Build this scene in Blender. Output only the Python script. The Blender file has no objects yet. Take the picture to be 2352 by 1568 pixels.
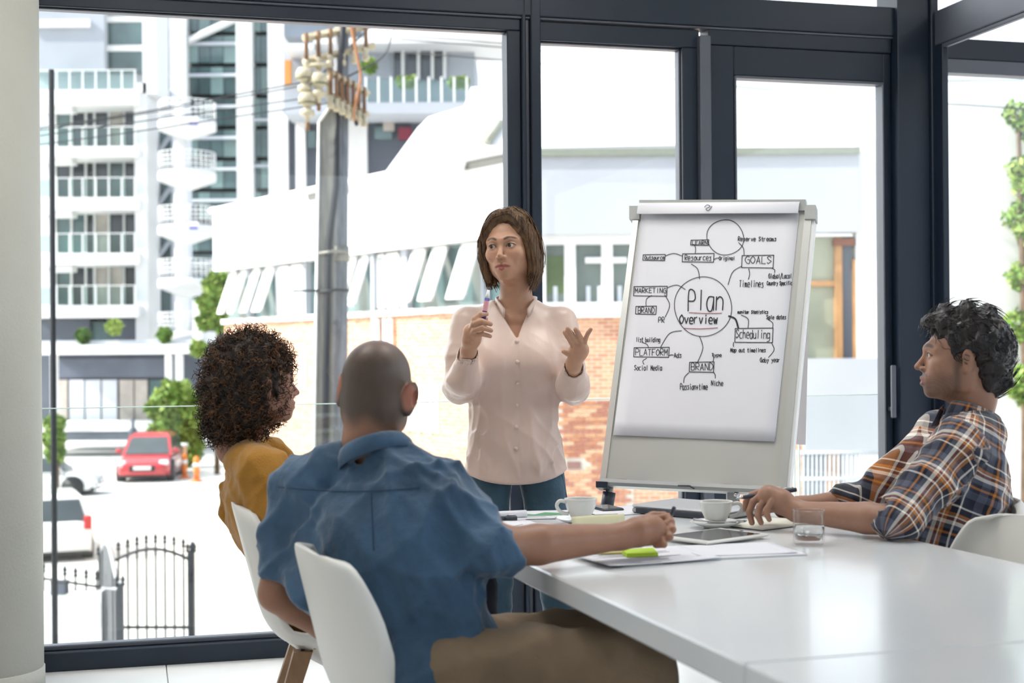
import bpy, bmesh, math, random
import numpy as np
from mathutils import Vector, Matrix
random.seed(7)
SC = bpy.context.scene
COL = SC.collection
PI = math.pi

# ------------------------------------------------------------------ camera
FPX = 3267.0            # focal length in photo pixels (50 mm on a 36 mm wide frame)
HOR = 810.0             # horizon row
ROLL = 0.008
CH = 1.23               # camera height
cd = bpy.data.cameras.new('camera'); cam = bpy.data.objects.new('camera', cd); COL.objects.link(cam)
cd.sensor_width = 36.0; cd.lens = FPX / 2352.0 * 36.0
cd.shift_y = (HOR - 784.0) / 2352.0
_r = Vector((1, 0, -ROLL)).normalized(); _u = Vector((ROLL, 0, 1)).normalized(); _b = Vector((0, -1, 0))
cam.matrix_world = Matrix(((_r.x, _u.x, _b.x, 0), (_r.y, _u.y, _b.y, 0), (_r.z, _u.z, _b.z, CH), (0, 0, 0, 1)))
cd.dof.use_dof = True; cd.dof.focus_distance = 4.72; cd.dof.aperture_fstop = 3.5
cd.clip_end = 400
SC.camera = cam

# ------------------------------------------------------------------ sky, sun, exposure
SC.view_settings.view_transform = 'Standard'; SC.view_settings.look = 'None'
SC.view_settings.gamma = 1.0; SC.view_settings.use_curve_mapping = False
SC.view_settings.exposure = 1.18
w = bpy.data.worlds.new('sky'); SC.world = w; w.use_nodes = True
nt = w.node_tree; nt.nodes.clear()
sk = nt.nodes.new('ShaderNodeTexSky'); sk.sky_type = 'NISHITA'; sk.sun_disc = False
sk.sun_elevation = math.radians(48); sk.sun_rotation = math.radians(-78); sk.air_density = 1.0; sk.dust_density = 3.5; sk.ozone_density = 1.0
hs = nt.nodes.new('ShaderNodeHueSaturation'); hs.inputs['Saturation'].default_value = 0.45
bg = nt.nodes.new('ShaderNodeBackground'); bg.inputs['Strength'].default_value = 0.25
wo = nt.nodes.new('ShaderNodeOutputWorld')
nt.links.new(sk.outputs[0], hs.inputs['Color']); nt.links.new(hs.outputs[0], bg.inputs[0]); nt.links.new(bg.outputs[0], wo.inputs[0])
sd = bpy.data.lights.new('sun', 'SUN'); sd.energy = 2.7; sd.angle = math.radians(1.5); sd.color = (1, .96, .9)
sun = bpy.data.objects.new('sun', sd); COL.objects.link(sun)
SUNDIR = Vector((-0.80, -0.24, 0.66)).normalized()
sun.rotation_euler = SUNDIR.to_track_quat('Z', 'Y').to_euler()

# ------------------------------------------------------------------ pixel helpers
def at(px, py, Y):
    a = px - 1176.0; b = py - HOR
    x = a - ROLL * b; y = b + ROLL * a
    return Vector((x * Y / FPX, Y, CH - y * Y / FPX))
def ray(px, py):
    return at(px, py, 1.0) - Vector((0, 0, CH))
def on_z(px, py, z):
    d = ray(px, py); t = (z - CH) / d.z
    return Vector((0, 0, CH)) + d * t
def on_plane(px, py, p, n):
    o = Vector((0, 0, CH)); d = ray(px, py)
    return o + d * ((p - o).dot(n) / d.dot(n))

# ------------------------------------------------------------------ materials
MATS = {}
def nodes_of(m):
    return m.node_tree.nodes, m.node_tree.links
def mat(name, col, rough=.5, metal=0., var=.06, scale=8., bump=0., bscale=60., spec=.5, sheen=0., sss=0., coat=0., emit=0., alpha=None, attr=None, stretch=None, trans=0.):
    if name in MATS: return MATS[name]
    m = bpy.data.materials.new(name); m.use_nodes = True; MATS[name] = m
    N, L = nodes_of(m); p = N['Principled BSDF']
    p.inputs['Roughness'].default_value = rough; p.inputs['Metallic'].default_value = metal
    p.inputs['Specular IOR Level'].default_value = spec
    if sheen: p.inputs['Sheen Weight'].default_value = sheen; p.inputs['Sheen Roughness'].default_value = .4
    if sss:
        p.inputs['Subsurface Weight'].default_value = sss; p.inputs['Subsurface Radius'].default_value = (.9, .35, .2); p.inputs['Subsurface Scale'].default_value = .012
    if coat: p.inputs['Coat Weight'].default_value = coat; p.inputs['Coat Roughness'].default_value = .08
    if trans: p.inputs['Transmission Weight'].default_value = trans
    tc = N.new('ShaderNodeTexCoord'); nz = N.new('ShaderNodeTexNoise'); nz.inputs['Scale'].default_value = scale; nz.inputs['Detail'].default_value = 4
    src = tc.outputs['Object']
    if stretch:
        mp = N.new('ShaderNodeMapping'); mp.inputs['Scale'].default_value = stretch; L.new(src, mp.inputs['Vector']); src = mp.outputs[0]
    L.new(src, nz.inputs['Vector'])
    mx = N.new('ShaderNodeMix'); mx.data_type = 'RGBA'; mx.blend_type = 'MULTIPLY'; mx.inputs['Factor'].default_value = 1.0
    rp = N.new('ShaderNodeMapRange'); rp.inputs['From Min'].default_value = .3; rp.inputs['From Max'].default_value = .7
    rp.inputs['To Min'].default_value = 1 - var; rp.inputs['To Max'].default_value = 1 + var * .5
    L.new(nz.outputs['Fac'], rp.inputs['Value']); L.new(rp.outputs[0], mx.inputs['B'])
    if attr:
        an = N.new('ShaderNodeAttribute'); an.attribute_name = attr; L.new(an.outputs['Color'], mx.inputs['A'])
    else:
        mx.inputs['A'].default_value = (*col, 1)
    L.new(mx.outputs['Result'], p.inputs['Base Color'])
    if bump:
        n2 = N.new('ShaderNodeTexNoise'); n2.inputs['Scale'].default_value = bscale; n2.inputs['Detail'].default_value = 3; L.new(src, n2.inputs['Vector'])
        b = N.new('ShaderNodeBump'); b.inputs['Strength'].default_value = bump; b.inputs['Distance'].default_value = .01
        L.new(n2.outputs['Fac'], b.inputs['Height']); L.new(b.outputs[0], p.inputs['Normal'])
    if emit:
        p.inputs['Emission Color'].default_value = (*col, 1); p.inputs['Emission Strength'].default_value = emit
    return m
def glassmat(name, tint=(.97, .985, .98), ior=1.45, rough=0.0):
    if name in MATS: return MATS[name]
    m = bpy.data.materials.new(name); m.use_nodes = True; MATS[name] = m
    N, L = nodes_of(m); N.clear()
    o = N.new('ShaderNodeOutputMaterial'); t = N.new('ShaderNodeBsdfTransparent'); g = N.new('ShaderNodeBsdfGlossy'); f = N.new('ShaderNodeFresnel'); x = N.new('ShaderNodeMixShader')
    t.inputs[0].default_value = (*tint, 1); g.inputs['Roughness'].default_value = rough; f.inputs[0].default_value = ior
    ge = N.new('ShaderNodeNewGeometry'); mr = N.new('ShaderNodeMapRange'); mr.inputs['To Min'].default_value = ior; mr.inputs['To Max'].default_value = 1 / ior; L.new(ge.outputs['Backfacing'], mr.inputs['Value']); L.new(mr.outputs[0], f.inputs[0])   # same reflectance on both faces of a pane
    L.new(f.outputs[0], x.inputs[0]); L.new(t.outputs[0], x.inputs[1]); L.new(g.outputs[0], x.inputs[2]); L.new(x.outputs[0], o.inputs[0])
    return m
def hexc(h):
    c = [int(h[i:i + 2], 16) / 255 for i in (0, 2, 4)]
    return tuple(v / 12.92 if v <= .04045 else ((v + .055) / 1.055) ** 2.4 for v in c)

# ------------------------------------------------------------------ mesh builder
class MB:
    def __init__(s): s.v = []; s.f = []; s.sm = []
    def add(s, vs, fs, smooth=False):
        o = len(s.v); s.v += [tuple(v) for v in vs]; s.f += [tuple(i + o for i in f) for f in fs]; s.sm += [smooth] * len(fs); return s
    def box(s, x0, x1, y0, y1, z0, z1, M=None):
        vs = [Vector((x, y, z)) for z in (z0, z1) for y in (y0, y1) for x in (x0, x1)]
        if M is not None: vs = [M @ v for v in vs]
        return s.add(vs, [(0, 2, 3, 1), (4, 5, 7, 6), (0, 1, 5, 4), (2, 6, 7, 3), (0, 4, 6, 2), (1, 3, 7, 5)])
    def bbox(s, x0, x1, y0, y1, z0, z1, b=.004, M=None):       # box with chamfered edges (all 12)
        vs = []; xs = (x0, x1); ys = (y0, y1); zs = (z0, z1); idx = {}
        for i in (0, 1):
            for j in (0, 1):
                for k in (0, 1):
                    sx = 1 if i == 0 else -1; sy = 1 if j == 0 else -1; sz = 1 if k == 0 else -1
                    for ax in range(3):
                        v = [xs[i], ys[j], zs[k]]; 
                        for a, sg in enumerate((sx, sy, sz)):
                            if a != ax: v[a] += sg * b
                        idx[(i, j, k, ax)] = len(vs); vs.append(Vector(v))
        fs = []
        for ax in range(3):
            a, c = [q for q in range(3) if q != ax]
            for side in (0, 1):
                cs = []
                for (p, q) in ((0, 0), (1, 0), (1, 1), (0, 1)):
                    key = [0, 0, 0]; key[ax] = side; key[a] = p; key[c] = q; cs.append(idx[(*key, ax)])
                fs.append(tuple(cs))
        for ax in range(3):
            a, c = [q for q in range(3) if q != ax]
            for (p, q) in ((0, 0), (1, 0), (1, 1), (0, 1)):
                k0 = [0, 0, 0]; k1 = [0, 0, 0]; k0[a] = k1[a] = p; k0[c] = k1[c] = q; k1[ax] = 1
                fs.append((idx[(*k0, a)], idx[(*k1, a)], idx[(*k1, c)], idx[(*k0, c)]))
        for i in (0, 1):
            for j in (0, 1):
                for k in (0, 1): fs.append((idx[(i, j, k, 0)], idx[(i, j, k, 1)], idx[(i, j, k, 2)]))
        if M is not None: vs = [M @ v for v in vs]
        return s.add(vs, fs)
    def tube(s, pts, rad, n=8, cap=True, smooth=True, flat=1.0):
        pts = [Vector(p) for p in pts]; m = len(pts)
        rs = rad if isinstance(rad, (list, tuple)) else [rad] * m
        ts = []
        for i in range(m):
            t = pts[min(i + 1, m - 1)] - pts[max(i - 1, 0)]
            ts.append(t.normalized() if t.length > 1e-9 else Vector((0, 0, 1)))
        up = Vector((0, 0, 1)) if abs(ts[0].z) < .9 else Vector((1, 0, 0))
        a = ts[0].cross(up).normalized(); vs = []
        for i in range(m):
            a = (a - ts[i] * a.dot(ts[i])).normalized(); b = ts[i].cross(a)
            for k in range(n):
                th = 2 * PI * k / n; vs.append(pts[i] + (a * math.cos(th) + b * math.sin(th) * flat) * rs[i])
        fs = [(i * n + k, i * n + (k + 1) % n, (i + 1) * n + (k + 1) % n, (i + 1) * n + k) for i in range(m - 1) for k in range(n)]
        if cap: fs += [tuple(range(n))[::-1], tuple((m - 1) * n + k for k in range(n))]
        return s.add(vs, fs, smooth)
    def lathe(s, prof, n=24, c=(0, 0, 0), M=None, smooth=True, cap=True):
        c = Vector(c); vs = []
        for (r, z) in prof:
            for k in range(n):
                th = 2 * PI * k / n; v = Vector((r * math.cos(th), r * math.sin(th), z))
                vs.append((M @ v if M is not None else v) + c)
        m = len(prof); fs = [(i * n + k, i * n + (k + 1) % n, (i + 1) * n + (k + 1) % n, (i + 1) * n + k) for i in range(m - 1) for k in range(n)]
        if cap:
            if prof[0][0] > 1e-5: fs.append(tuple(range(n))[::-1])
            if prof[-1][0] > 1e-5: fs.append(tuple((m - 1) * n + k for k in range(n)))
        return s.add(vs, fs, smooth)
    def prism(s, poly, d):          # poly: list of Vector (planar), d: Vector extrusion
        n = len(poly); d = Vector(d); vs = [Vector(p) for p in poly] + [Vector(p) + d for p in poly]
        fs = [tuple(range(n))[::-1], tuple(range(n, 2 * n))] + [(i, (i + 1) % n, n + (i + 1) % n, n + i) for i in range(n)]
        return s.add(vs, fs)
    def quad(s, a, b, c, d): return s.add([a, b, c, d], [(0, 1, 2, 3)])
    def mesh(s, name):
        me = bpy.data.meshes.new(name); me.from_pydata(s.v, [], s.f); 
        me.polygons.foreach_set('use_smooth', s.sm)
        bm = bmesh.new(); bm.from_mesh(me); bmesh.ops.recalc_face_normals(bm, faces=bm.faces); bm.to_mesh(me); bm.free()
        me.update(); return me
    def build(s, name, m, parent=None, world=False):
        return link(name, s.mesh(name), m, parent, world)
def link(name, me, m, parent=None, world=False):
    o = bpy.data.objects.new(name, me); COL.objects.link(o)
    if m is not None and len(me.materials) == 0: me.materials.append(m)
    if parent is not None:
        o.parent = parent
        if world:
            o.matrix_parent_inverse = (Matrix.Translation(parent.location) @ parent.rotation_euler.to_matrix().to_4x4()).inverted()
    return o
def empty(name, loc=(0, 0, 0), rz=0.0):
    o = bpy.data.objects.new(name, None); COL.objects.link(o); o.location = loc; o.rotation_euler = (0, 0, rz); o.empty_display_size = .1
    return o
def tag(o, label, cat, group=None, kind=None):
    o['label'] = label
    if cat: o['category'] = cat
    if group: o['group'] = group
    if kind: o['kind'] = kind
    return o
def copy_tree(o, parent=None):
    c = o.copy(); COL.objects.link(c)
    if parent is not None: c.parent = parent
    for ch in list(o.children): copy_tree(ch, c)
    return c
def bez(p0, p1, p2, n=8):
    return [p0 * (1 - t) ** 2 + p1 * 2 * t * (1 - t) + p2 * t * t for t in [i / n for i in range(n + 1)]]
def cat_curve(pts, n=6):
    pts = [Vector(p) for p in pts]; out = []
    for i in range(len(pts) - 1):
        p0 = pts[max(i - 1, 0)]; p1 = pts[i]; p2 = pts[i + 1]; p3 = pts[min(i + 2, len(pts) - 1)]
        for k in range(n):
            t = k / n
            out.append(.5 * ((2 * p1) + (p2 - p0) * t + (2 * p0 - 5 * p1 + 4 * p2 - p3) * t * t + (3 * p1 - p0 - 3 * p2 + p3) * t ** 3))
    out.append(pts[-1]); return out

# ------------------------------------------------------------------ room: everything in the facade frame (x along the glass wall, y outwards)
RA = math.radians(15.0)
P0 = Vector((-1.815, 5.60, 0))
RM = Matrix.Translation(P0) @ Matrix.Rotation(RA, 4, 'Z')
def rootR(name, label, cat, kind='structure', loc=(0, 0, 0)):
    p = RM @ Vector(loc); o = empty(name, p, RA); tag(o, label, cat, None, kind); return o
def tpx(px, py=700):
    a = (px - 1176 - ROLL * (py - HOR)) / FPX; u = Vector((math.cos(RA), math.sin(RA)))
    return (a * P0.y - P0.x) / (u.x - u.y * a)
def zpx(px, py):      # height of a pixel on the facade plane
    n = Vector((-math.sin(RA), math.cos(RA), 0)); return on_plane(px, py, P0, n).z
M_frame = mat('dark_frame', (.009, .017, .032), .42, .0, .12, 5, spec=.4)
M_frame2 = mat('grey_frame', (.09, .10, .125), .4, .2, .06, 5)
M_glass = glassmat('window_glass')
M_white = mat('white_paint', (.80, .79, .76), .6, 0, .04, 3, .04, 120)
M_col = mat('column_plaster', (.50, .50, .45), .8, 0, .06, 2.5, .15, 90)
M_tile = mat('floor_tile', (.82, .82, .81), .28, 0, .05, 3)
M_grout = mat('grout', (.55, .55, .53), .8)
M_ceil = mat('ceiling_paint', (.82, .82, .80), .8)

T_POST = tpx(2075)      # corner post
fl = MB().box(-1.6, 7.2, -10.5, 0.06, -.30, -.012).build('floor', M_grout); fl.matrix_world = RM
tag(fl, 'white tiled floor of the meeting room', 'floor', None, 'structure')
tilem = MB().bbox(.002, .598, .002, .598, -.012, 0, .002).mesh('tile'); tilem.materials.append(M_tile)
for i in range(-2, 11):
    for j in range(0, 17):
        o = bpy.data.objects.new('tile', tilem); COL.objects.link(o); o.parent = fl
        o.location = (i * .6 - .17, -.6 * (j + 1) + .04, 0)
ce = MB().box(-1.6, 7.2, -10.5, 0.3, 3.5, 3.7).build('ceiling', M_ceil); ce.matrix_world = RM; tag(ce, 'plain white ceiling above the table', 'ceiling', None, 'structure')
wb = MB().box(-1.6, 7.2, -10.6, -10.5, -.3, .35).box(-1.6, 7.2, -10.6, -10.5, 3.3, 3.6).box(-1.6, 1.6, -10.6, -10.5, .35, 3.3).box(7.0, 7.2, -10.6, -10.5, .35, 3.3).build('wall_back', M_white); wb.matrix_world = RM; tag(wb, 'white wall behind the photographer, opened for added fill windows', 'wall', None, 'structure')
wl = MB().box(-.75, -.6, -10.5, 0.1, -.3, 3.6).build('wall_left', M_white); wl.matrix_world = RM; tag(wl, 'plain white wall beyond the round column', 'wall', None, 'structure')
# round column, left edge of the picture
cl = empty('column', RM @ Vector((-.235, -.26, 0)), RA)
MB().lathe([(.215, 0), (.215, 3.5)], 64).build('shaft', M_col, cl); MB().lathe([(.219, 0.0), (.219, .07), (.215, .074)], 64).build('base_ring', M_col, cl)
tag(cl, 'off-white plastered round column beside the large window', 'column')

ZB0, ZB1 = 2.615, 2.79        # transom beam
def fbox(root, name, t0, t1, z0, z1, y0=-.06, y1=.06, m=None, b=.004):
    return MB().bbox(t0, t1, y0, y1, z0, z1, b).build(name, m or M_frame, root)
t1a, t1b = tpx(40), tpx(1163)
wn = rootR('window_1', 'large fixed window pane beside the round column, dark frame', 'window')
fbox(wn, 'sill', t1a, t1b + .06, 0, .075); fbox(wn, 'sill_bead', t1a, t1b, .075, .095, -.02, .03, M_frame2)
fbox(wn, 'head', t1a, t1b + .06, ZB0 - .015, ZB0 + .045, -.045, .045); fbox(wn, 'head_bead', t1a, t1b, ZB0 - .022, ZB0 - .015, -.02, .03, M_frame2)
fbox(wn, 'jamb', t1b, t1b + .06, .075, ZB0 - .015, -.045, .045); fbox(wn, 'jamb', t1a - .06, t1a, 0, ZB0, -.045, .045)
fbox(wn, 'glass_pane', t1a, t1b, .075, ZB0, -.004, .004, M_glass, .001)
tm = rootR('trim_1', 'dark mullion post between the two fixed windows', 'mullion')
fbox(tm, 'post', t1b + .06, tpx(1203), 0, 3.5, -.07, .07); fbox(tm, 'groove_strip', tpx(1203), tpx(1214), 0, 3.5, -.045, .05, M_frame2); fbox(tm, 'post', tpx(1214), tpx(1236), 0, 3.5, -.075, .07)
t2a, t2b = tpx(1236), tpx(1563)
wn = rootR('window_2', 'fixed window pane between dark mullion and glass door', 'window')
fbox(wn, 'sill', t2a, t2b + .08, 0, .075); fbox(wn, 'head', t2a, t2b + .08, ZB0 - .05, ZB0 + .03, -.045, .045); fbox(wn, 'head_bead', t2a, t2b, ZB0 - .058, ZB0 - .05, -.02, .03, M_frame2)
fbox(wn, 'jamb', t2b, tpx(1597), .075, ZB0 - .05, -.045, .045); fbox(wn, 'jamb_bead', t2b - .008, t2b, .075, ZB0 - .058, -.02, .03, M_frame2)
fbox(wn, 'glass_pane', t2a, t2b, .075, ZB0 - .05, -.004, .004, M_glass, .001)
tm = rootR('trim_2', 'grey mullion strip beside the glass door', 'mullion')
fbox(tm, 'post', tpx(1597), tpx(1622), 0, ZB0, -.08, .06, M_frame2)
tm = rootR('trim_3', 'dark horizontal beam across the glass wall above the windows', 'beam')
fbox(tm, 'beam', t1a - .06, tpx(2120), ZB0 + .045, ZB1, -.07, .07); fbox(tm, 'bead', t1a, tpx(2050), ZB0 + .035, ZB0 + .045, -.06, .03, M_frame2)
fbox(tm, 'head_frame', tpx(1622), tpx(2040), ZB0 - .03, ZB0 + .045, -.05, .05)
# door
td0, td1 = tpx(1626), tpx(2040); tg0, tg1 = tpx(1682), tpx(2022)
dr = rootR('door_1', 'glazed door with wide dark frame behind the flip chart', 'door')
zdt = ZB0 - .03; zgt = zpx(1700, 178)
fbox(dr, 'stile', td0, tg0, .01, zdt, -.04, .03); fbox(dr, 'stile', tg1, td1, .01, zdt, -.04, .03, M_frame)
fbox(dr, 'top_rail', tg0, tg1, zgt, zdt, -.04, .03); fbox(dr, 'bottom_rail', tg0, tg1, .01, .16, -.04, .03)
fbox(dr, 'glazing_bead', tg0, tg0 + .008, .16, zgt, -.05, .02, M_frame2); fbox(dr, 'glazing_bead', tg1 - .008, tg1, .16, zgt, -.05, .02, M_frame2); fbox(dr, 'glazing_bead', tg0, tg1, zgt - .012, zgt, -.05, .02, M_frame2)
fbox(dr, 'glass_pane', tg0, tg1, .16, zgt, -.004, .004, M_glass, .001)
hd = fbox(dr, 'handle', tg1 + .004, tg1 + .026, .92, 1.16, -.095, -.075, M_frame2); fbox(hd, 'handle_stem', tg1 + .01, tg1 + .02, .95, .97, -.08, -.03, M_frame2)
tm = rootR('trim_4', 'wide dark corner post right of the glass door', 'post')
fbox(tm, 'post', tpx(2041), tpx(2112), 0, 3.5, -.10, .09); fbox(tm, 'post_strip', tpx(2112), tpx(2128), 0, 3.5, -.12, .06, M_frame)
# glazing continues beyond the corner post
t3a = tpx(2163); wn = rootR('window_3', 'window pane beyond the corner post', 'window')
fbox(wn, 'jamb', tpx(2130), tpx(2143), 0, ZB0, -.06, .06, M_frame2); fbox(wn, 'jamb', tpx(2147), t3a, 0, ZB0, -.04, .06, M_frame2)
fbox(wn, 'head', t3a, 7.0, ZB0 - .10, ZB0 - .035, -.03, .05, M_frame2); fbox(wn, 'sill', t3a, 7.0, 0, .075); fbox(wn, 'head_beam', t3a - .05, 7.0, ZB0 - .035, ZB0 + .06, -.03, .07, M_frame)
fbox(wn, 'glass_pane', t3a, 7.0, .075, ZB0 - .10, -.004, .004, M_glass, .001)
# upper lights above the beam
wn = rootR('window_4', 'upper clerestory pane above the dark beam', 'window')
fbox(wn, 'glass_pane', t1a, tpx(2050), ZB1, 3.45, -.004, .004, M_glass, .001); fbox(wn, 'head', t1a, 7.0, 3.44, 3.5, -.05, .05)
fbox(wn, 'jamb', tpx(2052), tpx(2068), ZB1, 3.45, -.05, .05, M_frame2); fbox(wn, 'jamb', tpx(2122), tpx(2134), ZB1, 3.45, -.05, .05, M_frame2)
# side glazing coming towards the room from the corner post
tS = tpx(2120); sg = rootR('window_5', 'side glass partition with pale beam meeting the corner post', 'window')
fbox(sg, 'beam', tS, tS + .07, ZB0, ZB1 - .02, -6.0, -.10, M_frame2); fbox(sg, 'beam_bead', tS + .005, tS + .03, ZB0 - .02, ZB0, -6.0, -.10, M_frame2)
fbox(sg, 'upper_pane', tS + .03, tS + .036, ZB1 - .02, 3.45, -6.0, -.10, M_glass, .001)
fbox(sg, 'jamb', tS, tS + .03, 0, ZB0, -.18, -.10, M_frame)
# glass guard rail just outside the glazing
M_edge = mat('glass_edge', (.75, .88, .84), .2, 0, .05, 6)
def guard(t0, t1, label):
    r = rootR('glass_balustrade', label, 'balustrade', None)
    fbox(r, 'panel', t0, t1, -.15, 1.02, .10, .108, M_glass, .001); fbox(r, 'polished_edge', t0, t1, 1.02, 1.024, .0995, .1085, M_edge, .001)
    fbox(r, 'polished_edge', t0 - .002, t0 + .004, -.15, 1.02, .0995, .1085, M_edge, .001); fbox(r, 'polished_edge', t1 - .004, t1 + .002, -.15, 1.02, .0995, .1085, M_edge, .001)
    for q in (.2, .8):
        fbox(r, 'clamp', t0 + (t1 - t0) * q - .03, t0 + (t1 - t0) * q + .03, -.16, -.08, .07, .13, M_frame2)
guard(t1a, tpx(1846), 'long frameless glass guard panel outside the two fixed windows'); guard(tpx(1856), tpx(2300), 'short frameless glass guard panel outside the glass door')
ob = MB().box(-1.0, 7.2, .06, .30, -.35, -.16).build('trim_5', M_white); ob.matrix_world = RM; tag(ob, 'white outside ledge under the glass wall', 'ledge', None, 'structure')
# unseen windows added behind the photographer to fill the room with daylight
wn = rootR('fill_window', 'wide unseen windows added behind the photographer for daylight fill', 'window')
for k in range(4): fbox(wn, 'mullion', 1.6 + k * 1.8 - .04, 1.6 + k * 1.8 + .04, .35, 3.3, -10.6, -10.5)
fbox(wn, 'glass_pane', 1.6, 7.0, .35, 3.3, -10.555, -10.549, M_glass, .001)
# ceiling lamps added out of view to brighten the room
M_fill = mat('fill_diffuser', (1, .97, .92), .5, emit=1.0)
FILL_LAMPS = [(.4, -1.9, 8, 'ceiling lamp panel beside the round column'), (2.2, -1.9, 8, 'ceiling lamp panel above the standing woman'), (4.4, -2.0, 8, 'ceiling lamp panel beyond the side glazing')]
for (x, y, e, lb) in FILL_LAMPS:
    r = empty('fill_lamp', RM @ Vector((x, y, 3.44)), RA); tag(r, 'added unseen fill light, square white ' + lb, 'lamp', 'added fill lamps')
    MB().bbox(-.45, .45, -.45, .45, 0, .06, .005).build('housing', M_white, r); MB().box(-.42, .42, -.42, .42, -.006, 0).build('diffuser', M_fill, r)
    ld = bpy.data.lights.new('fill_light', 'AREA'); ld.shape = 'SQUARE'; ld.size = .84; ld.energy = e; ld.color = (1, .965, .92)
    lo = bpy.data.objects.new('fill_light', ld); COL.objects.link(lo); lo.parent = r; lo.location = (0, 0, -.02)
# ================================================================== outside: ground, street, houses
GZ = -3.8
M_conc = mat('paving', (.62, .61, .58), .85, 0, .10, .35, .1, 3)
M_bwhite = mat('render_white', (.80, .80, .79), .8, 0, .05, .5)
M_bgrey = mat('render_grey', (.42, .45, .50), .8, 0, .06, .5)
M_blgrey = mat('render_pale_grey', (.62, .65, .70), .8, 0, .06, .5)
M_bdark = mat('render_slate', (.10, .115, .145), .7, 0, .15, .6)
M_glz = mat('tower_glass', (.09, .15, .155), .12, 0, .55, .35, spec=.8)
M_glzd = mat('dark_glazing', (.035, .045, .06), .12, 0, .6, .5, spec=.8)
M_glzt = glassmat('balcony_glass', (.80, .90, .88), 1.6)
M_beige = mat('curtain', (.55, .50, .45), .9, 0, .3, .8)
M_brick = None
def brickmat():
    m = bpy.data.materials.new('brickwork'); m.use_nodes = True; N, L = nodes_of(m); p = N['Principled BSDF']; p.inputs['Roughness'].default_value = .9
    tc = N.new('ShaderNodeTexCoord'); b = N.new('ShaderNodeTexBrick'); b.inputs['Scale'].default_value = 1.0
    b.inputs['Brick Width'].default_value = .24; b.inputs['Row Height'].default_value = .086; b.inputs['Mortar Size'].default_value = .008
    b.inputs['Color1'].default_value = (.50, .20, .10, 1); b.inputs['Color2'].default_value = (.66, .36, .20, 1); b.inputs['Mortar'].default_value = (.62, .56, .48, 1)
    mp = N.new('ShaderNodeMapping'); mp.inputs['Rotation'].default_value = (PI / 2, 0, 0)
    L.new(tc.outputs['Object'], mp.inputs[0]); L.new(mp.outputs[0], b.inputs['Vector']); L.new(b.outputs['Color'], p.inputs['Base Color']); return m
M_brickw = brickmat()
BRK = [mat('brick_%d' % i, c, .9, 0, .2, 6) for i, c in enumerate([(.50, .20, .10), (.60, .29, .15), (.68, .40, .24), (.42, .15, .09)])]
M_mortar = mat('mortar', (.62, .56, .48), .95, 0, .1, 4)

g = MB().box(-60, 60, 9, 160, GZ - .3, GZ).build('ground', M_conc); tag(g, 'sunlit concrete forecourt with parked cars', 'ground', None, 'structure')

def wbx(mb, px0, px1, py0, py1, Y, depth):          # upright box whose front fills a pixel rectangle at distance Y
    a = at(px0, py1, Y); b = at(px1, py0, Y); mb.box(a.x, b.x, Y, Y + depth, a.z, b.z); return mb
def wpart(root, name, m, rects, Y, depth):
    o = None
    for r in rects: o = wbx(MB(), *r, Y, depth).build(name, m, root, True)
    return o
def building(name, px, py, Y, label):
    r = empty(name, at(px, py, Y)); r.location.z = GZ; tag(r, label, 'building'); return r

# ---------------- apartment block with glass balconies
YA = 82.0
A = building('apartment_block', 220, 1000, YA + 3, 'white apartment block with stacked glass-fronted balconies')
wpart(A, 'wall', M_blgrey, [(60, 326, 120, 760)], YA + 2.2, 5)
wpart(A, 'upper_wall', M_bgrey, [(60, 238, -60, 160)], YA + .6, 8); wpart(A, 'upper_glazing', M_glz, [(240, 332, -60, 165)], YA + 1.4, 6)  # upper wall: its shade is put into the colour as a darker grey
wpart(A, 'wall_stripe', M_bwhite, [(60, 205, 44, 62)], YA + .3, .5); wpart(A, 'slab_edge', M_bwhite, [(240, 332, 103, 117), (240, 332, 36, 50)], YA + 1.2, .5)
wpart(A, 'pier', M_bwhite, [(312, 336, 190, 782)], YA - .2, 3); wpart(A, 'pier', M_bwhite, [(328, 357, -60, 215)], YA - .2, 3)
slabs = [(205, 240), (335, 360), (452, 482), (580, 608), (700, 730)]
for i, (y0, y1) in enumerate(slabs):
    wpart(A, 'balcony_slab', M_bwhite, [(60, 316, y0, y1)], YA - 1.0, 4)
    rl = wpart(A, 'balcony_glass', M_glzt, [(60, 310, y0 - 42, y0)], YA - .9, .05)
    for k in range(7): wbx(MB(), 128 + k * 30, 131 + k * 30, y0 - 45, y0, YA - .95, .1).build('rail_post', M_bwhite, rl, True)
    wbx(MB(), 60, 312, y0 - 46, y0 - 42, YA - .98, .12).build('handrail', M_bwhite, rl, True)
    if i:
        top = slabs[i - 1][1] + 2
        wpart(A, 'awning_box', M_bwhite, [(120, 165, top, top + 14)], YA - .4, 1)
        rnd = random.Random(i)
        xs = [125, 162, 195, 215, 248, 283, 310]
        for a, b in zip(xs[:-1], xs[1:]):
            mm = rnd.choice([M_glzd, M_glz, M_glzd, M_beige]) if b < 300 else M_glzd
            wn_ = wpart(A, 'balcony_window', mm, [(a + 3, b - 2, top + 4, y0)], YA + 1.9, .2)
            wbx(MB(), a, a + 3, top + 2, y0, YA + 1.7, .3).build('window_frame', M_bwhite, wn_, True)
wpart(A, 'lower_wall', M_bdark, [(60, 205, 732, 790), (262, 312, 732, 790)], YA + .6, 4); wpart(A, 'lower_window', M_glz, [(205, 262, 738, 790)], YA + 1, 3)
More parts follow.
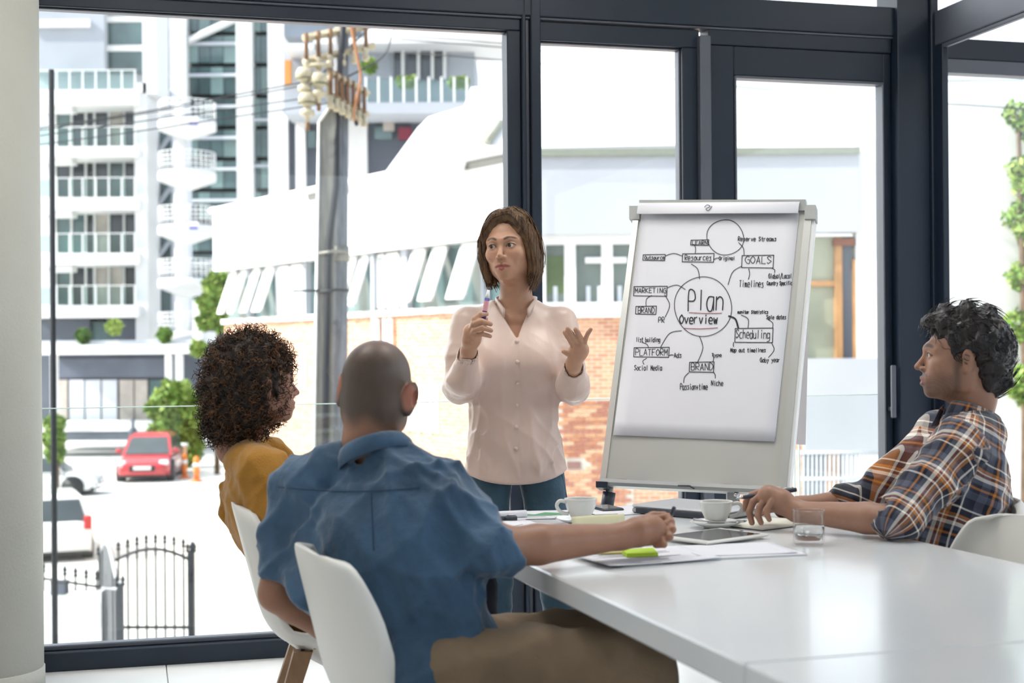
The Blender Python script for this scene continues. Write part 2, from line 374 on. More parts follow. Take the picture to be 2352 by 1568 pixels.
# ---------------- round balcony tower
B = building('balcony_tower', 430, 1000, YA, 'white tower with round railed balconies on a central column')
wpart(B, 'wall', M_blgrey, [(346, 396, 210, 790)], YA + 3, 5)
for (y0, y1) in [(310, 372), (430, 495), (550, 612), (672, 740)]:
    wpart(B, 'window', M_glz, [(340, 392, y0 - 10, y1)], YA + 2.9, .3)
cy = at(413, 500, YA); s_ = YA / FPX
MB().lathe([(16 * s_, 0), (16 * s_, at(413, 240, YA).z - GZ)], 20, (at(413, 0, YA).x, YA, GZ)).build('column', M_bwhite, B, True)
for yb in (300, 416, 540, 661, 782):
    c = at(430, yb, YA); r = 66 * s_
    d = MB().lathe([(10 * s_, -.55), (r * .94, -.05), (r, 0), (r, .45), (r * .97, .5), (.01, .5)], 36, c).build('balcony_slab', M_bwhite, B, True)
    rb = MB()
    for k in range(30):
        th = 2 * PI * k / 30; p = c + Vector((math.cos(th) * r * .97, math.sin(th) * r * .97, .6)); rb.tube([p, p + Vector((0, 0, 1.0))], .03, 4)
    for zz in (.85, 1.1, 1.35, 1.6):
        rb.tube([c + Vector((math.cos(2 * PI * k / 36) * r * .97, math.sin(2 * PI * k / 36) * r * .97, zz)) for k in range(37)], .03, 4)
    rb.build('railing', M_bwhite, d, True)
    if yb in (300, 540):
        sg_ = wbx(MB(), 432, 456, yb - 32, yb - 12, YA - r - .05, .04).build('banner', mat('banner_white', (.8, .8, .85), .7), d, True)
        wbx(MB(), 434, 454, yb - 20, yb - 14, YA - r - .08, .04).build('banner_stripe', mat('banner_blue', (.06, .07, .35), .7), sg_, True)
# curved dark brackets beside the column
for yb in (330, 450, 570):
    MB().tube([at(340, yb + 22, YA + 2.5), at(365, yb + 18, YA + 2.5), at(385, yb - 10, YA + 2.5), at(398, yb - 25, YA + 2.5)], .16, 5).build('bracket', M_bgrey, B, True)
# ---------------- glass tower
G = building('glass_tower', 560, 1000, YA + 20, 'tall greenish glass tower with white pillars')
YG = YA + 16
wpart(G, 'core', M_glzd, [(340, 655, -80, 800)], YG + 1, 10)
wpart(G, 'pillar', M_bwhite, [(391, 425, -80, 300), (545, 576, -80, 520), (618, 652, -80, 520)], YG - 1.0, 1.6)
for k, (x0, x1) in enumerate([(358, 390), (427, 455), (457, 482), (484, 512), (514, 543), (578, 598), (600, 616)]):
    for j in range(11):
        y0 = -70 + j * 72
        wpart(G, 'glass_pane', M_glz if (k + j) % 3 else mat('tower_glass_light', (.22, .32, .31), .15, 0, .4, .3), [(x0, x1, y0 + 8, y0 + 70)], YG, .3)
wpart(G, 'slab_edge', M_blgrey, [(355, 545, y, y + 8) for y in (24, 96, 168, 240, 312, 384, 456, 528, 600, 672)] + [(577, 618, y, y + 6) for y in (272, 378)], YG - .3, .6)
bm_ = MB(); bm_.tube([at(430, 95, YG - .6), at(560, 35, YG - .6)], .25, 6); bm_.build('brace', M_bwhite, G, True)
# ---------------- slate apartment building with terrace
YD = 60.0
D = building('terrace_building', 850, 1000, YD + 6, 'slate grey apartment building with planted glass terrace')
wpart(D, 'upper_wall', M_bgrey, [(652, 1090, 96, 250)], YD + 3, 8); wpart(D, 'lower_wall', M_bdark, [(652, 1110, 250, 480)], YD + 1, 8)
wpart(D, 'roof_slab', M_bwhite, [(652, 720, 100, 112), (720, 1190, 84, 100)], YD + 1.0, 4); wpart(D, 'attic', mat('attic_glass', (.18, .21, .25), .3, 0, .5, .3), [(652, 830, 20, 84)], YD + 5, 3)
wpart(D, 'terrace_slab', M_bgrey, [(652, 1078, 234, 262)], YD - 1.5, 4)
tg = wpart(D, 'terrace_glass', M_glzt, [(838, 1075, 180, 234)], YD - 1.4, .05)
for k in range(9): wbx(MB(), 838 + k * 29, 842 + k * 29, 176, 236, YD - 1.45, .1).build('rail_post', M_bwhite, tg, True)
for (a, b) in [(905, 922), (938, 958), (968, 990), (1000, 1018)]:
    wq = wpart(D, 'terrace_door', M_glzd, [(a, b, 112, 182)], YD + 2.8, .3); wbx(MB(), b, b + 6, 110, 182, YD + 2.6, .3).build('door_frame', M_bwhite, wq, True)
wpart(D, 'orange_panel', mat('orange_panel', (.65, .27, .06), .7), [(654, 668, 138, 192)], YD + 2.5, .3)
wpart(D, 'light_pier', M_bwhite, [(652, 660, 260, 470), (800, 842, 245, 440), (680, 700, 262, 470)], YD + .6, .5); wpart(D, 'window', M_glz, [(705, 725, 300, 340), (860, 900, 290, 320)], YD + .8, .3)
wpart(D, 'stair_clutter', M_beige, [(880, 905, 255, 300)], YD + .7, .2); wpart(D, 'red_screen', mat('red_screen', (.22, .03, .06), .8), [(915, 945, 292, 320)], YD + .7, .2)
# ---------------- podium with white pergola
P = building('podium_building', 280, 1000, 74, 'dark glazed shopfront under a white pergola frame')
YP = 72.0
wpart(P, 'wall', M_bdark, [(60, 460, 800, 975)], YP + 3, 4)
wpart(P, 'roof_slab', M_blgrey, [(60, 440, 780, 798)], YP, 4); wpart(P, 'fascia', M_bwhite, [(60, 445, 790, 815)], YP - 1.5, 1)
wpart(P, 'post', M_bwhite, [(116, 127, 814, 960), (380, 392, 814, 960), (404, 416, 814, 960)], YP - 1.5, .5); wpart(P, 'corner_post', M_bwhite, [(444, 460, 690, 816)], YP - 1.6, .5)
wpart(P, 'glazing_band', mat('glazing_band', (.13, .15, .20), .3, 0, .4, .5), [(132, 380, 822, 868)], YP + 2.8, .3)
for (a, b, mm) in [(134, 154, M_beige), (160, 192, M_blgrey), (197, 230, M_blgrey), (235, 268, M_blgrey), (275, 306, M_beige), (310, 338, M_beige), (343, 378, M_glz)]:
    wpart(P, 'shop_window', mm, [(a, b, 872, 966)], YP + 2.7, .3)
wpart(P, 'plinth', M_bwhite, [(60, 345, 970, 992)], YP - 1, 3); wpart(P, 'retaining_wall', mat('retaining_wall', (.16, .18, .22), .8, 0, .2, 1), [(60, 330, 992, 1012)], YP - .8, 3)
# lamp post
lp = empty('street_post', at(305, 1030, 66)); lp.location.z = GZ; tag(lp, 'slim dark post standing behind the red car', 'post')
a = at(305, 960, 66); MB().tube([(a.x, 66, GZ), (a.x, 66, a.z)], .09, 8).build('shaft', M_bdark, lp, True); MB().lathe([(.2, 0), (.2, .35), (.1, .4)], 10, (a.x, 66, at(305, 1002, 66).z)).build('collar', M_bdark, lp, True)

# ---------------- brick building with white fascia
C = Vector((at(1196, 600, 30).x, 30, 0)); E = Vector((at(515, 600, 42).x, 42, 0))
LD = (E - C).normalized(); LL = (E - C).length; LA = math.atan2(LD.y, LD.x)
K = empty('brick_building', (C.x, C.y, GZ)); tag(K, 'brick building with white fascia and open awning windows', 'building')
MLW = Matrix.Translation(C) @ Matrix.Rotation(LA, 4, 'Z')        # x along the receding wall; outside is +y
ZT, ZF, ZS = 5.48, 3.70, 2.28
def lw(name, m, x0, x1, y0, y1, z0, z1, parent=None):
    return MB().box(x0, x1, y0, y1, z0, z1, MLW).build(name, m, parent or K, True)
me_ = MB().box(0, LL, -.3, 0, GZ, ZS - .12).mesh('side_wall'); o = link('side_wall', me_, M_brickw, K); o.matrix_parent_inverse = Matrix.Translation(K.location).inverted(); o.matrix_basis = MLW
lw('side_fascia', M_bwhite, -.25, LL + .1, -.3, .30, ZF, ZT); lw('side_sill', M_bwhite, 0, LL, -.3, .12, ZS - .14, ZS)
gt = MB().tube([MLW @ Vector((-.3, .34, ZT)), MLW @ Vector((LL + .15, .34, ZT))], .09, 8).build('gutter', M_bwhite, K, True)
lw('gutter_shadow_strip', mat('gutter_shade', (.10, .10, .09), .7), -.3, LL * .6, .30, .35, ZT - .24, ZT - .09, gt)  # shade under the gutter built in as a dark strip
lw('glazing', M_glz, 0, LL, -.3, -.12, ZS, ZF)
def wt(px):      # distance along the receding wall for a pixel column
    p = on_plane(px, 640, C, Vector((-LD.y, LD.x, 0))); return (p - C).dot(LD)
for px, wd in [(640, 4), (704, 4), (862, 12), (932, 14), (1112, 6), (575, 3)]:
    lw('pier', M_bgrey, wt(px + wd / 2), wt(px - wd / 2), -.2, .06, ZS, ZF)
def sash(px0, px1, opened):
    x0, x1 = wt(px1), wt(px0); h = ZF - ZS - .1; x1 -= (x1 - x0) * (.28 if opened else 0)
    fr = MB()
    for (a0, a1, b0, b1) in ((x0, x0 + .07, 0, h), (x1 - .07, x1, 0, h), (x0, x1, 0, .07), (x0, x1, h - .07, h)): fr.box(a0, a1, 0, .05, b0 - h, b1 - h)
    T = MLW @ Matrix.Translation((0, .02, ZF - .05)) @ Matrix.Rotation(math.radians(20 if opened else 0), 4, 'X')
    fr.v = [T @ Vector(v) for v in fr.v]
    f = fr.build('window_sash', M_bwhite, K, True)
    MB().box(x0 + .07, x1 - .07, .02, .03, -h + .07, -.07, T).build('pane', mat('sash_glass', (.55, .60, .60), .25, 0, .3, .6), f, True)
for (a, b, op) in [(528, 550, 1), (552, 573, 1), (580, 604, 1), (606, 636, 1), (644, 670, 0), (672, 700, 0), (800, 826, 1), (828, 854, 1), (870, 890, 0), (892, 922, 0), (942, 985, 1), (988, 1034, 1), (1050, 1108, 1)]: sash(a, b, op)
for px0, px1 in [(936, 952), (963, 979), (990, 1006), (655, 668), (690, 702)]:
    x0, x1 = wt(px1), wt(px0); w_ = lw('low_window', M_beige, x0, x1, -.05, .02, -.6 - (px0 < 800) * -.9, .5 + (px0 < 800) * .7); lw('window_frame', M_bwhite, x1 - .05, x1 + .04, -.05, .06, -.6 - (px0 < 800) * -.9, .5 + (px0 < 800) * .7, w_)
dp = MB().tube([MLW @ Vector((wt(868), .12, GZ)), MLW @ Vector((wt(868), .12, ZF))], .07, 8).build('downpipe', M_bgrey, K, True)
for q in (875, 892, 905): MB().tube([MLW @ Vector((wt(q), .1, -.4)), MLW @ Vector((wt(q), .1, ZS - .2))], .06, 8).build('downpipe', M_bwhite, K, True)
# front wall (parallel to the picture), in shade
xr = at(2035, 600, 30).x; x0c = C.x
def fw(name, m, xa, xb, y0, y1, z0, z1, parent=None): return MB().box(xa, xb, 30 + y0, 30 + y1, z0, z1).build(name, m, parent or K, True)
def fx(px): return at(px, 700, 30).x
def fz(py): return at(1500, py, 30).z
M_fsh = mat('fascia_shaded', (.46, .48, .52), .8, 0, .06, .5)  # shade on the front of the white fascia put into a greyer colour
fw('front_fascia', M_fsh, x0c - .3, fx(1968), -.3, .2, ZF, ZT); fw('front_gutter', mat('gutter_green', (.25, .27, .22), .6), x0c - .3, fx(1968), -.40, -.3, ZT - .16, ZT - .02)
fw('front_wall', M_brickw, x0c, fx(1840), 0, .3, GZ, ZS - .3); fw('front_sill', M_bwhite, x0c, fx(1840), -.15, .3, ZS - .32, ZS); fw('front_glazing', mat('front_glass', (.16, .20, .18), .2, 0, .6, .4), x0c, fx(1840), .1, .3, ZS, ZF)
for px, wd in [(1250, 8), (1310, 26), (1395, 26), (1465, 8), (1540, 20), (1640, 12), (1760, 12), (1838, 8)]: fw('mullion', M_bwhite, fx(px - wd / 2), fx(px + wd / 2), -.05, .12, ZS, ZF)
fw('transom', M_bwhite, fx(1345), fx(1440), -.04, .1, fz(603), fz(590)); fw('transom', M_bwhite, x0c, fx(1840), -.06, .1, fz(560), ZF)
for px in (1276, 1352, 1378, 1424): fw('curtain', M_blgrey, fx(px - 5), fx(px + 5), .06, .1, ZS, fz(655))
fw('ivy_reflection', mat('reflected_ivy', (.10, .16, .05), .5, 0, .5, 1.5), fx(1250), fx(1300), .08, .1, ZS + .2, fz(585))  # ivy mirrored in the window, painted as a green sheet
# right-hand bay with timber frame
fw('bay_wall', M_bwhite, fx(1965), fx(2120), -.1, .3, GZ, ZT + .2); fw('bay_glazing', mat('bay_glass', (.34, .36, .27), .3, 0, .4, .5), fx(1840), fx(1965), .1, .3, fz(826), fz(545))
fw('timber_post', mat('timber_orange', (.45, .24, .10), .7, 0, .3, 2), fx(1918), fx(1934), -.05, .2, fz(826), fz(548)); fw('timber_post', MATS['timber_orange'], fx(1958), fx(1967), -.06, .2, fz(826), fz(600)); fw('dark_pier', M_bdark, fx(1936), fx(1957), 0, .2, fz(826), fz(548))
fw('timber_lintel', mat('timber_red', (.24, .08, .04), .7, 0, .3, 2), fx(1915), fx(1962), -.1, .1, fz(568), fz(552)); fw('transom', MATS['timber_orange'], fx(1840), fx(1918), 0, .15, fz(660), fz(648))
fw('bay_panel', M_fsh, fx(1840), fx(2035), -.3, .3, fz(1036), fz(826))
fw('lower_bay', M_bdark, fx(1780), fx(2035), .2, .5, fz(1240), fz(1036)); fw('timber_door', MATS['timber_orange'], fx(1812), fx(1826), .1, .2, fz(1240), fz(1040)); fw('timber_door', MATS['timber_orange'], fx(1900), fx(1930), .1, .2, fz(1240), fz(1040)); fw('pale_door', M_blgrey, fx(1940), fx(1975), .1, .2, fz(1240), fz(1040))
fw('air_vent', mat('vent_grille', (.25, .12, .10), .8), fx(1299), fx(1331), -.035, 0, fz(1075), fz(1058))
# individual bricks that can be told apart, right of the standing woman and under the easel
bme = MB().bbox(-.112, .112, -.02, .04, -.037, .037, .006).mesh('brick')
bms = []
for m in BRK:
    b2 = bme.copy(); b2.materials.append(m); bms.append(b2)
rnd = random.Random(3)
bw = fw('brick_face', M_mortar, fx(1276), fx(1452), -.012, 0, fz(1178), fz(914))
zz = fz(1176); row = 0; cnt = 0
while zz < fz(918):
    x = fx(1290) + (row % 2) * .12
    xe = fx(1444)
    while x < xe and cnt < 300:
        if not (fz(1080) < zz < fz(1052) and fx(1285) < x < fx(1345)):
            o = bpy.data.objects.new('brick', rnd.choice(bms)); COL.objects.link(o); o.parent = bw; o.location = (x + rnd.uniform(-.004, .004), 30 - .012 + rnd.uniform(-.006, .003), zz); cnt += 1
        x += .24
    zz += .086; row += 1
# white roof above the fascia: sloping sheets
rp = Vector((0, 31.0, ZT)); rn = Vector((0, -math.sin(math.radians(38)), math.cos(math.radians(38))))
poly = [on_plane(px, py, rp, rn) for px, py in [(800, 425), (884, 396), (960, 292), (985, 268), (1066, 244), (1082, 200), (1165, 196), (1240, 166), (1330, 118), (1440, 72), (1640, 66), (1640, 330), (1196, 340)]]
rf = MB().prism(poly, -rn * .25).build('roof', M_bwhite, K, True)
poly = [on_plane(px, py, rp, rn) for px, py in [(1600, 66), (1680, 205), (1830, 212), (2110, 225), (2420, 260), (2420, 345), (1600, 338)]]
MB().prism(poly, -rn * .25).build('roof', M_bwhite, K, True)
vt = MB().tube([on_plane(1118, 333, rp, rn) + rn * .08, on_plane(1149, 288, rp, rn) + rn * .08], .10, 6).build('roof_vent', mat('roof_vent', (.35, .35, .28), .7), rf, True)
# metal railing on the lower bay
rl = empty('metal_railing', at(1900, 1170, 27)); rl.location.z = at(1900, 1175, 27).z; tag(rl, 'white balcony railing with many upright bars below the brown window', 'railing')
for yy in (1040, 1100, 1172): MB().tube([at(1790, yy, 27), at(2030, yy - 2, 27)], .035, 6).build('rail', M_blgrey, rl, True)
bar_me = None
for k in range(24):
    p0 = at(1796 + k * 10, 1040, 27); p1 = at(1796 + k * 10, 1172, 27); MB().tube([p0, p1], .022, 5).build('baluster', M_blgrey, rl, True)
# white wall and ivy seen through the far right pane
rw = MB().box(at(2120, 600, 24).x, at(2700, 600, 24).x, 24, 24.4, GZ, at(2200, 235, 24).z).build('garden_wall', M_bwhite); tag(rw, 'tall white wall outside beside green climbing plant', 'wall', None, 'structure')

# ---------------- foliage
def leafmat(name, c): return mat(name, c, .6, 0, .35, 1.2, spec=.3)
M_leaf = [leafmat('leaf_bright', (.29, .39, .09)), leafmat('leaf_mid', (.14, .26, .04)), leafmat('leaf_dark', (.06, .13, .04))]
M_bark = mat('bark', (.12, .08, .05), .9, 0, .3, 8)
def foliage(name, parent, blobs, n, size, m, seed):
    rs = np.random.RandomState(seed); vs = []; fs = []
    wts = np.array([b[3] ** 2 for b in blobs], float); wts /= wts.sum()
    for i in range(n):
        b = blobs[rs.choice(len(blobs), p=wts)]
        d = rs.normal(size=3); d /= np.linalg.norm(d); rr = b[3] * (.55 + .45 * rs.rand() ** .5) * (1 + .15 * math.sin(7 * d[0] + 5 * d[2]))
        c = np.array(b[:3]) + d * rr
        a = rs.normal(size=3); a /= np.linalg.norm(a); q = np.cross(a, rs.normal(size=3)); q /= np.linalg.norm(q)
        sz = size * rs.uniform(.6, 1.3)
        o = len(vs); vs += [c - a * sz, c + q * sz * .45, c + a * sz, c - q * sz * .45]; fs.append((o, o + 1, o + 2, o + 3))
    me = bpy.data.meshes.new(name); me.from_pydata([tuple(v) for v in vs], [], fs); o = link(name, me, m, parent, True); o['kind'] = 'stuff'; return o
def bush(name, label, px, py, Y, blobs, n, size, mi, seed, trunk=True, cat='bush', z0=None):
    c = at(px, py, Y); r = empty(name, (c.x, Y, GZ if z0 is None else z0)); tag(r, label, cat); s = Y / FPX
    bl = [(*at(b[0], b[1], Y + b[3]), b[2] * s) for b in blobs]
    for i, m in enumerate(mi): foliage('foliage', r, bl, n // len(mi), size, M_leaf[m], seed + i)
    if trunk:
        top = max(bl, key=lambda b: b[2])
        MB().tube([(c.x, Y, GZ), (c.x + .05, Y, (GZ + top[2]) / 2), (top[0], top[1], top[2])], [.12, .08, .03], 7).build('stem', M_bark, r, True)
    return r
bush('shrub', 'bright green leafy shrub behind the red car', 400, 1050, 64, [(400, 915, 42, 0), (440, 960, 50, .3), (385, 990, 36, -.3), (430, 1030, 36, 0), (350, 1000, 18, -.4), (360, 940, 26, 0)], 5200, .20, (0, 1), 11)
bush('clipped_bush', 'narrow green bush behind the white hatchback', 128, 1030, 50, [(124, 975, 22, 0), (122, 1010, 24, 0), (126, 1040, 22, 0)], 1800, .14, (1, 0), 21)
bush('tree', 'light green tree beside the end of the brick building', 498, 1000, 60, [(500, 660, 32, 0), (480, 700, 26, 0), (505, 730, 30, 0), (470, 740, 18, 0), (455, 800, 16, 0)], 3600, .2, (0, 1), 31, cat='tree')
bush('climbing_plant', 'green climbing plant on the white garden wall', 2352, 1000, 23.5, [(2338 + 26 * (k % 5) + (k * 37 % 17), 262 + 24 * k + (k * 53 % 23), 34 + k * 29 % 14, .1) for k in range(29)] + [(2430 + (k * 61 % 90), 300 + 48 * k, 50, .1) for k in range(13)], 15000, .075, (0, 1), 41, cat='plant')
bush('terrace_plant', 'round potted shrub on the slate building terrace', 850, 200, YD - .6, [(848, 152, 14, 0)], 500, .18, (1, 0), 51, False, 'plant', at(850, 182, YD).z)
for (px, sd_) in ((925, 61), (1045, 62)):
    bush('terrace_plant', 'yellow green trough plant behind the terrace glass', px, 200, YD - .6, [(px, 190, 13, 0), (px + 18, 188, 12, 0)], 500, .15, (0,), sd_, False, 'plant', at(px, 205, YD).z)['group'] = 'terrace trough plants'
for (px, py, mi, sd_, lb) in ((190, 772, (2, 1), 71, 'dark clipped ball shrub on the podium roof'), (378, 770, (1,), 72, 'olive clipped ball shrub on the podium roof near the tower'), (262, 752, (0,), 73, 'light green palm like plant on the podium roof')):
    bush('roof_shrub', lb, px, py, YP - .3, [(px, py, 15, 0)], 500, .2, mi, sd_, False, 'shrub', at(px, 782, YP).z)

# ---------------- cars
M_tyre = mat('tyre', (.02, .02, .022), .8); M_rim = mat('alloy_rim', (.55, .56, .58), .3, .8); M_cglass = mat('car_glass', (.05, .065, .07), .08, 0, .2, 2, spec=.9); M_black = mat('black_trim', (.015, .015, .017), .5)
def car(name, label, loc, rz, col, L=4.1, W=1.74, H=1.5, suv=False, front=True):
    r = empty(name, loc, rz); tag(r, label, 'car'); pm = mat('car_paint_' + name, col, .25, 0, .03, 2, coat=.8)
    h = H; hb = .92 if suv else .86
    # half-width and roof profile stations along x (front at +x)
    st = [(-L / 2, .35, .80, .70), (-L / 2 + .12, .22, .98, .80), (-L / 2 + .55, .18, hb + .02, .865), (-.6, .18, hb, .87), (.35, .18, hb - .03, .87), (L / 2 - .95, .18, hb - .05, .865), (L / 2 - .35, .2, .74, .82), (L / 2 - .06, .24, .62, .72), (L / 2, .34, .50, .62)]
    vs = []; n = 14
    for (x, z0, z1, hw) in st:
        for k in range(n):
            th = PI * k / (n - 1); c = math.cos(th); s = math.sin(th)
            e = .28; yy = hw * W / 1.74 * (abs(c) ** e) * (1 if c >= 0 else -1); zc = z0 + (z1 - z0) * (s ** .32 if s > 0 else 0)
            vs.append((x, yy, zc))
    m = len(st); fs = [(i * n + k, i * n + k + 1, (i + 1) * n + k + 1, (i + 1) * n + k) for i in range(m - 1) for k in range(n - 1)]
    fs += [(i * n, (i + 1) * n, (i + 1) * n + n - 1, i * n + n - 1) for i in range(m - 1)] + [tuple(range(n)), tuple((m - 1) * n + k for k in range(n))]
    MB().add(vs, fs, True).build('body', pm, r)
    xr0, xr1 = (-L / 2 + .10, -L / 2 + .5) if suv else (-L / 2 + .18, -L / 2 + .75)
    xf1, xf0 = .35, 1.05
    hw = .80 * W / 1.74; ht = .60 * W / 1.74
    def ring(z, xa, xb, w): return [(xa, -w, z), (xb, -w, z), (xb, w, z), (xa, w, z)]
    cb = MB(); cb.add(ring(hb - .06, xr0, xf0, hw) + ring(h - .10, xr1, xf1, ht + .05) + ring(h, xr1 + .25, xf1 - .28, ht - .08), [(0, 1, 5, 4), (1, 2, 6, 5), (2, 3, 7, 6), (3, 0, 4, 7), (4, 5, 9, 8), (5, 6, 10, 9), (6, 7, 11, 10), (7, 4, 8, 11), (8, 9, 10, 11)])
    cb.build('cabin', pm, r)
    def wq(pts, nm):
        c = sum((Vector(p) for p in pts), Vector()) / 4; q = [c + (Vector(p) - c) * .86 for p in pts]; nrm = (q[1] - q[0]).cross(q[2] - q[0]).normalized()
        if nrm.dot(c - Vector((0, 0, .9))) < 0: nrm = -nrm
        MB().prism([p - nrm * .01 for p in q], nrm * .022).build(nm, M_cglass, r)
    a, b = ring(hb - .04, xr0, xf0, hw), ring(h - .10, xr1, xf1, ht + .05)
    wq([a[1], a[2], b[2], b[1]], 'windscreen'); wq([a[0], a[3], b[3], b[0]], 'rear_window')
    for i, j in ((0, 1), (3, 2)):
        mid_a = tuple(.52 * Vector(a[i]) + .48 * Vector(a[j])); mid_b = tuple(.5 * Vector(b[i]) + .5 * Vector(b[j]))
        wq([a[i], mid_a, mid_b, b[i]], 'side_window'); wq([mid_a, a[j], b[j], mid_b], 'side_window')
    for x in (-L / 2 + .78, L / 2 - .82):
        for s in (-1, 1):
            T = Matrix.Translation((x, s * (W / 2 - .12), .32)) @ Matrix.Rotation(-s * PI / 2, 4, 'X')
            wh = MB().lathe([(.20, -.11), (.32, -.10), (.325, .0), (.32, .11), (.22, .115)], 24, M=T).build('wheel', M_tyre, r)
            rim = MB().lathe([(.21, .09), (.21, .11), (.05, .10), (.05, .12)], 24, M=T)
            for q in range(6): rim.box(-.02, .02, 0, .2, .10, .125, T @ Matrix.Rotation(q * PI / 3, 4, 'Z'))
            rim.build('rim', M_rim, wh)
            MB().lathe([(.40, -.10), (.40, .128)], 24, M=T).build('wheel_arch', M_black, r)
    if front:
        for s in (-1, 1): MB().bbox(L / 2 - .30, L / 2 - .06, s * .68 - .15, s * .68 + .15, .56, .72, .03).build('headlight', mat('lamp_lens', (.75, .77, .8), .1), r)
        gr = MB().bbox(L / 2 - .1, L / 2 + .01, -.42, .42, .36, .55, .02).build('grille', M_black, r); MB().box(L / 2 + .0, L / 2 + .03, -.28, .28, .42, .54).build('number_plate', mat('plate', (.8, .8, .78), .5), gr)
        for s in (-1, 1): MB().bbox(L / 2 - .3, L / 2 - .01, s * .6 - .1, s * .6 + .1, .33, .45, .02).build('fog_lamp', mat('fog_recess', (.3, .05, .05), .5), r)
    else:
        for s in (-1, 1): MB().bbox(-L / 2 - .01, -L / 2 + .22, s * .74 - .09, s * .74 + .09, .78, 1.10, .02).build('tail_light', mat('tail_light', (.5, .02, .02), .2), r)
        MB().box(-L / 2 - .025, -L / 2 + .03, -.28, .28, .62, .74).build('number_plate', mat('plate', (.8, .8, .78), .5), r)
    for s in (-1, 1): MB().bbox(.72, .92, s * .93 - .1, s * .93 + .1, .90, 1.04, .03).build('mirror', pm, r)
    MB().bbox(-L / 2 + .1, L / 2 - .1, -W / 2 + .1, W / 2 - .1, .15, .3, .03).build('underbody', M_black, r)
    return r
def ground_at(px, py): return on_z(px, py, GZ)
p = ground_at(322, 1105); car('red_car', 'red hatchback parked facing the window', (p.x, p.y + 1.8, GZ), math.radians(-84), (.50, .025, .035), L=4.1, W=1.80, H=1.52).scale = (1.22, 1.22, 1.22)
p = ground_at(75, 1140); car('white_hatchback', 'white hatchback parked side-on beyond the round column', (p.x + .05, p.y + .8, GZ), math.radians(4), (.80, .80, .80), L=4.3, W=1.78, H=1.52, front=True)
p = ground_at(100, 1290); car('white_estate_car', 'white car with red tail light nearest the gate', (p.x - .45, p.y + 1.9, GZ), math.radians(112), (.78, .78, .77), L=4.4, W=1.8, H=1.62, suv=True, front=False)
# traffic bollards
M_or = mat('bollard_orange', (.75, .20, .02), .6)
for (px, py) in ((424, 1098), (452, 1106)):
    p = ground_at(px, py); b = empty('traffic_bollard', p); tag(b, 'slim orange traffic bollard on the forecourt beside the shrub', 'bollard', 'orange bollards')
    MB().lathe([(.26, 0), (.26, .05), (.12, .09)], 14).build('foot', M_or, b); MB().lathe([(.11, .09), (.12, .5), (.13, .85), (.09, 1.0), (0, 1.02)], 14).build('stem', M_or, b); MB().lathe([(.128, .6), (.134, .75)], 14).build('reflective_band', M_bwhite, b)
p = ground_at(408, 1082); tr = empty('brick_pier', p); tag(tr, 'low reddish brick pier beside the red car', 'pier'); MB().bbox(-.35, .35, -.3, .3, 0, 1.1, .02).build('shaft', BRK[2], tr); MB().bbox(-.4, .4, -.35, .35, 1.1, 1.2, .02).build('cap', M_bwhite, tr)

# ---------------- gate and fence
M_iron = mat('wrought_iron', (.03, .035, .045), .5, .3, .2, 6)
YT = 24.0
def finial(mb, p):
    mb.lathe([(.02, 0), (.045, .02), (.02, .05), (.04, .09), (.012, .15), (0, .19)], 8, p)
gt = empty('iron_gate', (at(340, 1400, YT).x, YT, GZ)); tag(gt, 'arched wrought iron gate with spear-topped bars standing ajar', 'gate')
for k in range(9):
    px = 272 + k * 21.3; top = 1268 - 22 * math.sin(PI * (k + .6) / 9.2)
    b = MB(); p1 = at(px, top, YT); b.tube([(p1.x, YT, GZ), tuple(p1)], .020, 6); o = b.build('bar', M_iron, gt, True); f = MB(); finial(f, p1); f.build('spear', M_iron, o, True)
arc = [at(262 + i * 19, 1290 - 30 * math.sin(PI * (i + .3) / 10.0), YT - .03) for i in range(10)]
MB().tube(arc, .028, 6).build('arched_rail', M_iron, gt, True); MB().tube([at(262, 1440, YT), at(440, 1440, YT)], .028, 6).build('bottom_rail', M_iron, gt, True)
p1 = at(439, 1268, YT); po = MB().bbox(p1.x - .055, p1.x + .055, YT - .06, YT + .06, GZ, p1.z, .008).build('gate_post', M_iron, gt, True)
for dx in (-.06, 0, .06):
    f = MB(); finial(f, p1 + Vector((dx, 0, 0))); f.build('spear', M_iron, po, True)
# second leaf, swung towards us, with mesh backing
g2 = empty('iron_gate', (at(255, 1400, YT - 1).x, YT - 1, GZ)); tag(g2, 'swung-open arched gate leaf with dark mesh infill', 'gate')
h0 = at(233, 1275, YT); h1 = at(276, 1345, YT - 3.0)
for (a, nm) in ((h0, 'gate_post'), (h1, 'gate_post')): MB().bbox(a.x - .045, a.x + .045, a.y - .045, a.y + .045, GZ, a.z, .006).build(nm, M_iron, g2, True)
arc2 = [h0 + (h1 - h0) * t + Vector((0, 0, .35 * math.sin(PI * min(1, t * 1.15 + .05)))) for t in [i / 12 for i in range(13)]]
MB().tube(arc2, .035, 6).build('arched_rail', mat('rail_worn', (.35, .36, .38), .4, .4), g2, True); MB().tube([h0 + Vector((0, 0, -.55)), h1 + Vector((0, 0, -.05))], .03, 6).build('cross_rail', MATS['rail_worn'], g2, True)
ms = MB()
for i in range(12): ms.quad(Vector((arc2[i].x, arc2[i].y, GZ)), Vector((arc2[i + 1].x, arc2[i + 1].y, GZ)), arc2[i + 1], arc2[i])
mo = ms.build('mesh_infill', mat('gate_mesh', (.07, .075, .085), .7, 0, .2, 12), g2, True); sm_ = mo.modifiers.new('thick', 'SOLIDIFY'); sm_.thickness = .02
for a in (h0, h1):
    for dx in (-.05, .04):
        f = MB(); finial(f, a + Vector((dx, 0, 0))); f.build('spear', M_iron, g2, True)
